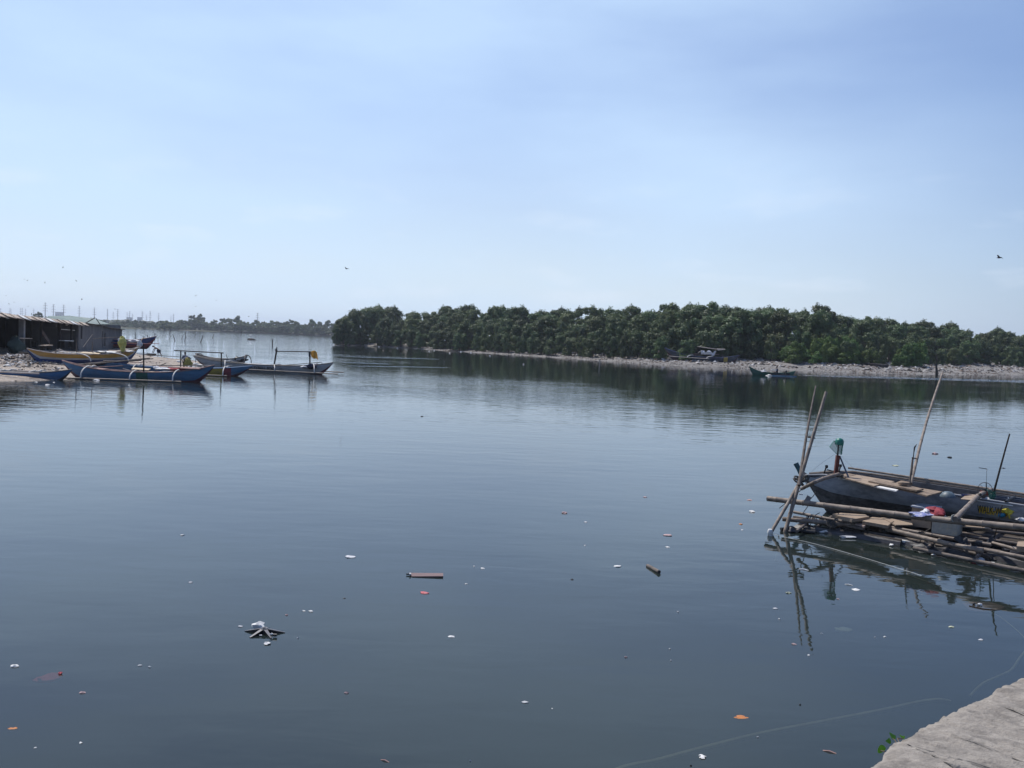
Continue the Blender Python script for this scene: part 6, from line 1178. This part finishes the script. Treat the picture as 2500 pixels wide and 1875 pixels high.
# px, py, width px, colour, kind, label
FL = [(36, 1627, 16, 'w', 'lump', 'white crumpled bag afloat near the left edge'), (28, 1629, 7, 'w', 'flat', 'thin white strip just left of the crumpled bag near the left edge'), (201, 1692, 18, 'p', 'flat', 'small pinkish wrapper afloat below the sunken red bag'), (33, 1778, 25, 'o', 'leaf', 'orange oval leaf afloat at the lower left'),
      (86, 1826, 6, 'w', 'lump', 'tiny white speck at the lower left below the orange oval leaf'), (197, 1814, 8, 'w', 'lump', 'tiny white scrap right of the orange oval leaf'), (342, 1625, 10, 'w', 'flat', 'small white scrap afloat, left of a pair below the black star base'), (365, 1629, 8, 'w', 'flat', 'small white scrap afloat, right of a pair left of centre'),
      (445, 1307, 8, 'w', 'lump', 'tiny white dot alone on the open water at left'), (465, 1422, 10, 'g', 'flat', 'tiny pale flake on open water above the black star base'), (855, 1360, 26, 'g', 'flat', 'thin pale film scrap left of the floating plank'), (700, 1502, 9, 'p', 'flat', 'tiny pinkish flake above right of the black star base'), (742, 1492, 7, 'w', 'lump', 'smaller of two white dots right above the black star base'), (759, 1493, 10, 'w', 'lump', 'larger of two white dots right above the black star base'),
      (587, 1530, 14, 'g', 'flat', 'thin white strip afloat left of the black star base'), (652, 1572, 17, 'w', 'lump', 'white and red crumpled paper just below the black star base'), (727, 1558, 5, 'w', 'flat', 'tiny white sliver right of the black star base'), (840, 1461, 5, 'k', 'lump', 'tiny black dot above right of the black star base'),
      (1036, 1448, 22, 'r', 'flat', 'bright pink red wrapper afloat below the plank'), (1138, 1426, 6, 'w', 'lump', 'tiny white dot right of the pink red wrapper'), (1178, 1388, 11, 'w', 'flat', 'small white flake right of the floating plank'), (1158, 1383, 5, 'w', 'flat', 'tiny white flake between plank and larger flake'), (1102, 1555, 18, 'w', 'flat', 'white square of paper afloat at the centre'),
      (1281, 1715, 17, 'w', 'flat', 'white bent paper square at lower centre'), (1348, 1730, 4, 'w', 'lump', 'tiny white dot right of the bent paper square'), (845, 1692, 12, 'p', 'flat', 'small faint pink flake at lower centre left'), (1378, 1253, 12, 'p', 'lump', 'small pink and white bag afloat at upper centre'), (1507, 1383, 18, 'w', 'flat', 'white crumpled paper left of the bamboo stub'),
      (1396, 1415, 8, 'k', 'flat', 'small black scrap below left of the white crumpled paper'), (1630, 1336, 11, 'w', 'flat', 'small white scrap above right of the bamboo stub'), (1629, 1307, 22, 'p', 'flat', 'thin faint pink film above the small white scrap'), (1428, 1332, 5, 'w', 'flat', 'tiny pale flake left of the pink film'), (1430, 1275, 8, 'g', 'flat', 'faint grey flake below right of the pink and white bag'),
      (1575, 1214, 10, 'p', 'flat', 'tiny pink flake on the open water before the far reflections'), (1830, 1221, 14, 'c', 'flat', 'faint salmon flake left of the outrigger pole end'), (1836, 1250, 13, 'w', 'lump', 'small white scrap left of the outrigger pole end, lower'), (1808, 1280, 10, 'o', 'flat', 'small orange brown flake left of the slanting brace'), (1812, 1294, 6, 'g', 'flat', 'tiny pale flake under the orange brown flake'),
      (1809, 1751, 38, 'o', 'leaf', 'large orange leaf afloat just above the sunken rope'), (1715, 1849, 19, 'w', 'lump', 'white torn paper at the bottom edge below the rope'), (1850, 1800, 6, 'w', 'flat', 'tiny white flake just under the sunken rope'), (1687, 1870, 6, 'k', 'flat', 'tiny dark scrap at the bottom edge'), (2025, 1836, 28, 'c', 'stick', 'pale pinkish stick scrap near the bottom left of the quay'),
      (1925, 1448, 10, 'y', 'lump', 'small yellowish white lump left of the pole reflections'), (2089, 1440, 22, 'w', 'flat', 'white flat wrapper below the raft, right of the lamp reflection'), (2072, 1428, 16, 'w', 'stick', 'thin white straw above the flat wrapper below the raft'), (2046, 1463, 6, 'p', 'lump', 'tiny pinkish dot below the lamp reflection'), (1893, 1486, 12, 'g', 'flat', 'faint grey flake left of the pole reflections'), (1903, 1512, 6, 'w', 'flat', 'tiny white flake below the faint grey flake left of the poles'),
      (1938, 1573, 13, 'p', 'flat', 'small pinkish white square left of the reflected pole tips'), (2058, 1532, 44, 'y', 'leaf', 'pale yellow green bag floating just under the surface below the boat'), (2323, 1531, 14, 'y', 'flat', 'small pale green flake below the sunken red board'), (2160, 1555, 7, 'w', 'flat', 'tiny white flake right of the pale yellow bag'), (2136, 1556, 4, 'g', 'flat', 'tiny grey flake right beside the pale yellow bag'), (2395, 1562, 12, 'g', 'flat', 'faint pale flake near the reflected stake'),
      (1975, 1600, 8, 'w', 'flat', 'tiny white flake at the tip of the pole reflections'), (2006, 1547, 6, 'g', 'stick', 'tiny grey sliver left of the pale yellow bag'), (2282, 1108, 12, 'p', 'lump', 'small pinkish wrapper on the water behind the tall bamboo pole'), (2318, 1117, 9, 'k', 'lump', 'small black scrap right of the pinkish wrapper behind the boat'), (2187, 1137, 15, 'y', 'flat', 'small pale yellow scrap on the water left of the short mast'),
      (1030, 1017, 5, 'k', 'lump', 'small black ball floating alone on the open river'), (1635, 1585, 5, 'w', 'flat', 'tiny white flake at centre right of the open water'), (1655, 1494, 6, 'g', 'flat', 'tiny grey flake between bamboo stub and bottom rope'), (1528, 1605, 8, 'p', 'flat', 'faint pink flake in the middle of the water right of centre'), (1638, 1613, 4, 'w', 'flat', 'minute white flake below the tiny white one at centre right'), (1953, 1721, 5, 'k', 'flat', 'tiny dark flake above the sunken rope'), (2450, 1143, 9, 'k', 'flat', 'tiny dark flake on the water behind the stick pole'),
      (2404, 1371, 5, 'w', 'flat', 'minute white flake beside the rubbish clump'), (1962, 1391, 20, 'g', 'stick', 'short pale thread floating between the pole reflections'), (1148, 1858, 5, 'g', 'flat', 'minute pale flake at the bottom edge left of the rope'), (940, 1858, 22, 'c', 'stick', 'very faint brownish sliver at the bottom edge left of centre')]
for i, (x, y, wpx, ck, kd, lab) in enumerate(FL):
    p = P(x, y); w_ = wpx*p.y/FP/2; dr = wpx*.5; mt = FC[ck]; nm = {'o': 'floating_leaf', 'k': 'dark_scrap', 'w': 'white_scrap', 'g': 'pale_scrap', 'p': 'pink_scrap', 'r': 'red_wrapper', 'y': 'pale_scrap', 'c': 'pale_scrap', 'b': 'scrap'}[ck]
    vr = p.y/3.0
    if kd == 'lump': o = single(lump(p+Vector((0, 0, w_*.15)), w_, w_*.9, w_*.42, 500+i, amp=.32), nm, lab, 'floating litter', mt, p)
    elif kd == 'flat': o = single(flat(p, w_, w_*min(1.1, .2*vr), .006+w_*.10, 500+i, random.uniform(-.3, .3)), nm, lab, 'floating litter', mt, p, smooth=False)
    elif kd == 'leaf': o = single(flat(p-Vector((0, 0, .018 if ck == 'y' else .002)), w_, w_*min(1.2, .24*vr), .004, 500+i, .25, 14), nm if ck == 'o' else 'sunken_bag', lab, 'leaf' if ck == 'o' else 'bag', mt, p, smooth=False)
    else: m = MB(); m.tube([p+Vector((-w_, w_*.5, 0)), p+Vector((0, -.0, .008)), p+Vector((w_, -w_*.6, 0))], w_*.12, 5); o = single(m, 'floating_stick', lab, 'stick', mt, p)
    if o.get('category') == 'floating litter': o['category'] = 'litter'
# black five armed chair base
sc_ = P(645, 1545, 0); st_ = thing('chair_base', 'upturned black five-armed plastic chair base floating at lower left', 'chair base', sc_, world=True)
bl2 = mat('lit_black_plastic', (.10, .095, .11), .45, (.065, .065, .075), 14, spec=.6); bl3 = black  # paler black stands for plastic in the light
c = sc_+Vector((0, 0, .045)); Rl = .2
ang5 = [R(a) for a in (88, 172, 240, 305, 8)]
for k, a1 in enumerate(ang5):
    d = Vector((math.cos(a1), math.sin(a1), 0)); sd_ = Vector((-d.y, d.x, 0)); ln = {0: .15}.get(k, .2 if k in (1, 4) else .19); tipz = -.004
    top = [c+d*.028+sd_*.019, c+d*ln+sd_*.009, c+d*ln-sd_*.009, c+d*.028-sd_*.019]; top[1] = Vector((top[1].x, top[1].y, tipz+.01)); top[2] = Vector((top[2].x, top[2].y, tipz+.01))
    bot = [Vector((p.x, p.y, -.03)) for p in top]; m = MB(); m.add(top+bot, [(0, 3, 2, 1), (0, 1, 5, 4), (1, 2, 6, 5), (2, 3, 7, 6), (3, 0, 4, 7)], [0, 1, 1, 1, 1]); m.build('arm', [bl2, bl3], st_, False)  # arm tops paler, sides black: light and shade put into the colour
m = MB(); m.lathe([(.016, -.02), (.018, .003), (.034, .005), (.038, -.004), (.038, -.06)], c, 20); m.build('hub', bl2, st_)
m = MB(); m.lathe([(0, -.01), (.017, -.009)], c, 16); m.build('socket_shade', black, st_)  # black disc paints the shade in the hub's hole
p = P(671.5, 1550.5, .02); m = MB(); m.lathe([(.0, -.02), (.014, -.018), (.014, .018), (0, .02)], p, 10, 0, (0, R(90), 0)); m.build('caster', black, st_)
for x, y, w_, lab in ((631, 1528, .055, 'white crumpled bag lying behind the black star shaped chair base'),):
    p = P(x, y, .03); tag(single(lump(p, w_, .06, .04, 77, amp=.3), 'plastic_bag', lab, 'bag', white, p))
p = P(663, 1547.5, .03); tag(single(lump(p, .018, .01, .008, 78), 'white_flake', 'tiny white flake on the right front arm of the chair base', 'litter', white, p)); p = P(637, 1551, .01); tag(single(lump(p, .016, .008, .006, 79), 'white_flake', 'tiny white flake between the front arms of the chair base', 'litter', white, p))
# plank, bamboo stub, sunken red bag and board
m = MB(); m.slab([P(998, 1398.5, .012), P(1082, 1399, .016), P(1082, 1406.5, .020), P(1006, 1407, .010)], .015); k = thing('floating_plank', 'long narrow reddish brown plank floating at centre left', 'plank', P(1040, 1403, 0), world=True); m.build('board', mat('wet_plank', (.20, .135, .13), .7, (.15, .10, .10), 9, stretch=(1, 6, 1)), k, False)
m = MB(); m.box(P(997, 1401.5, .015), (.05, .02, .015)); m.build('dark_end', black, k, False); m = MB(); m.box(P(1001.5, 1401.5, .022), (.02, .03, .02)); m.build('white_end', white, k, False)
a_ = P(1581, 1381, .01); b_ = P(1609, 1396.5, .02); k = thing('bamboo_stub', 'short thick bamboo stub floating right of centre, dark hollow end to the right', 'bamboo', a_, world=True); bamboo([a_, b_], .024, .025, n=12, seed=9, node=.15).build('stem', bamd, k); m = MB(); d = (b_-a_).normalized(); m.tube([b_-d*.002, b_+d*.003], .020, 12); m.build('hollow_shade', black, k)  # black disc on the solid end paints the shade of a hollow
sub = mat('sunken_red', (.85, .12, .12), .8, (.65, .09, .09), 12)
k = thing('red_bag', 'long translucent red plastic bag half sunk at the lower left', 'bag', P(120, 1650, 0), world=True)
flat(P(122, 1652, -.02), .085*1.1, .085, .006, 88, .5, 14).build('bag_body', sub, k, False); lump(P(147, 1643.5, .006), .018, .014, .012, 89, amp=.3).build('bag_knot', FC['r'], k); flat(P(102, 1657, -.045), .07, .06, .004, 90, .5, 12).build('bag_tail', sub, k, False)
k = thing('sunken_board', 'reddish board just under the water with a dark stick on it, at the right', 'board', P(2400, 1480, 0), world=True)
m = MB(); m.slab([P(x, y, -.012) for x, y in ((2350, 1472), (2375, 1469), (2420, 1470), (2452, 1480), (2445, 1488), (2400, 1493), (2366, 1488))], .01); m.build('board', mat('sunken_pink', (.40, .2, .17), .8, (.3, .15, .13), 9), k, False)
m = MB(); m.tube([P(2366, 1479, .004), P(2400, 1486, .006), P(2430, 1489, .004)], .006, 5); m.tube([P(2430, 1489, .004), P(2457, 1483, .012)], .004, 4); m.build('stick', dark, k)
for x, y, w_, cx in ((2378, 1474, .018, 'k'), (2392, 1476, .028, 'w')): p = P(x, y, .01); tag(single(lump(p, w_, w_*.7, w_*.6, int(x)), 'scrap', ('dark' if cx == 'k' else 'white and pink')+' little scrap resting on the sunken red board', 'litter', FC[cx], p))
# ================= haze =================
hz = bpy.data.materials.new('air_haze'); hz.use_nodes = True; t = hz.node_tree; t.nodes.clear(); o_ = t.nodes.new('ShaderNodeOutputMaterial'); pv = t.nodes.new('ShaderNodeVolumePrincipled')
pv.inputs['Color'].default_value = (.80, .87, 1, 1); pv.inputs['Density'].default_value = .0002; pv.inputs['Anisotropy'].default_value = .3; t.links.new(pv.outputs[0], o_.inputs['Volume'])
m = MB(); m.box((0, 2500, 30), (5600, 5700, 68)); o = m.build('haze', hz, None, False); tag(o, 'thin pale haze over the whole river', 'haze', None, 'stuff')
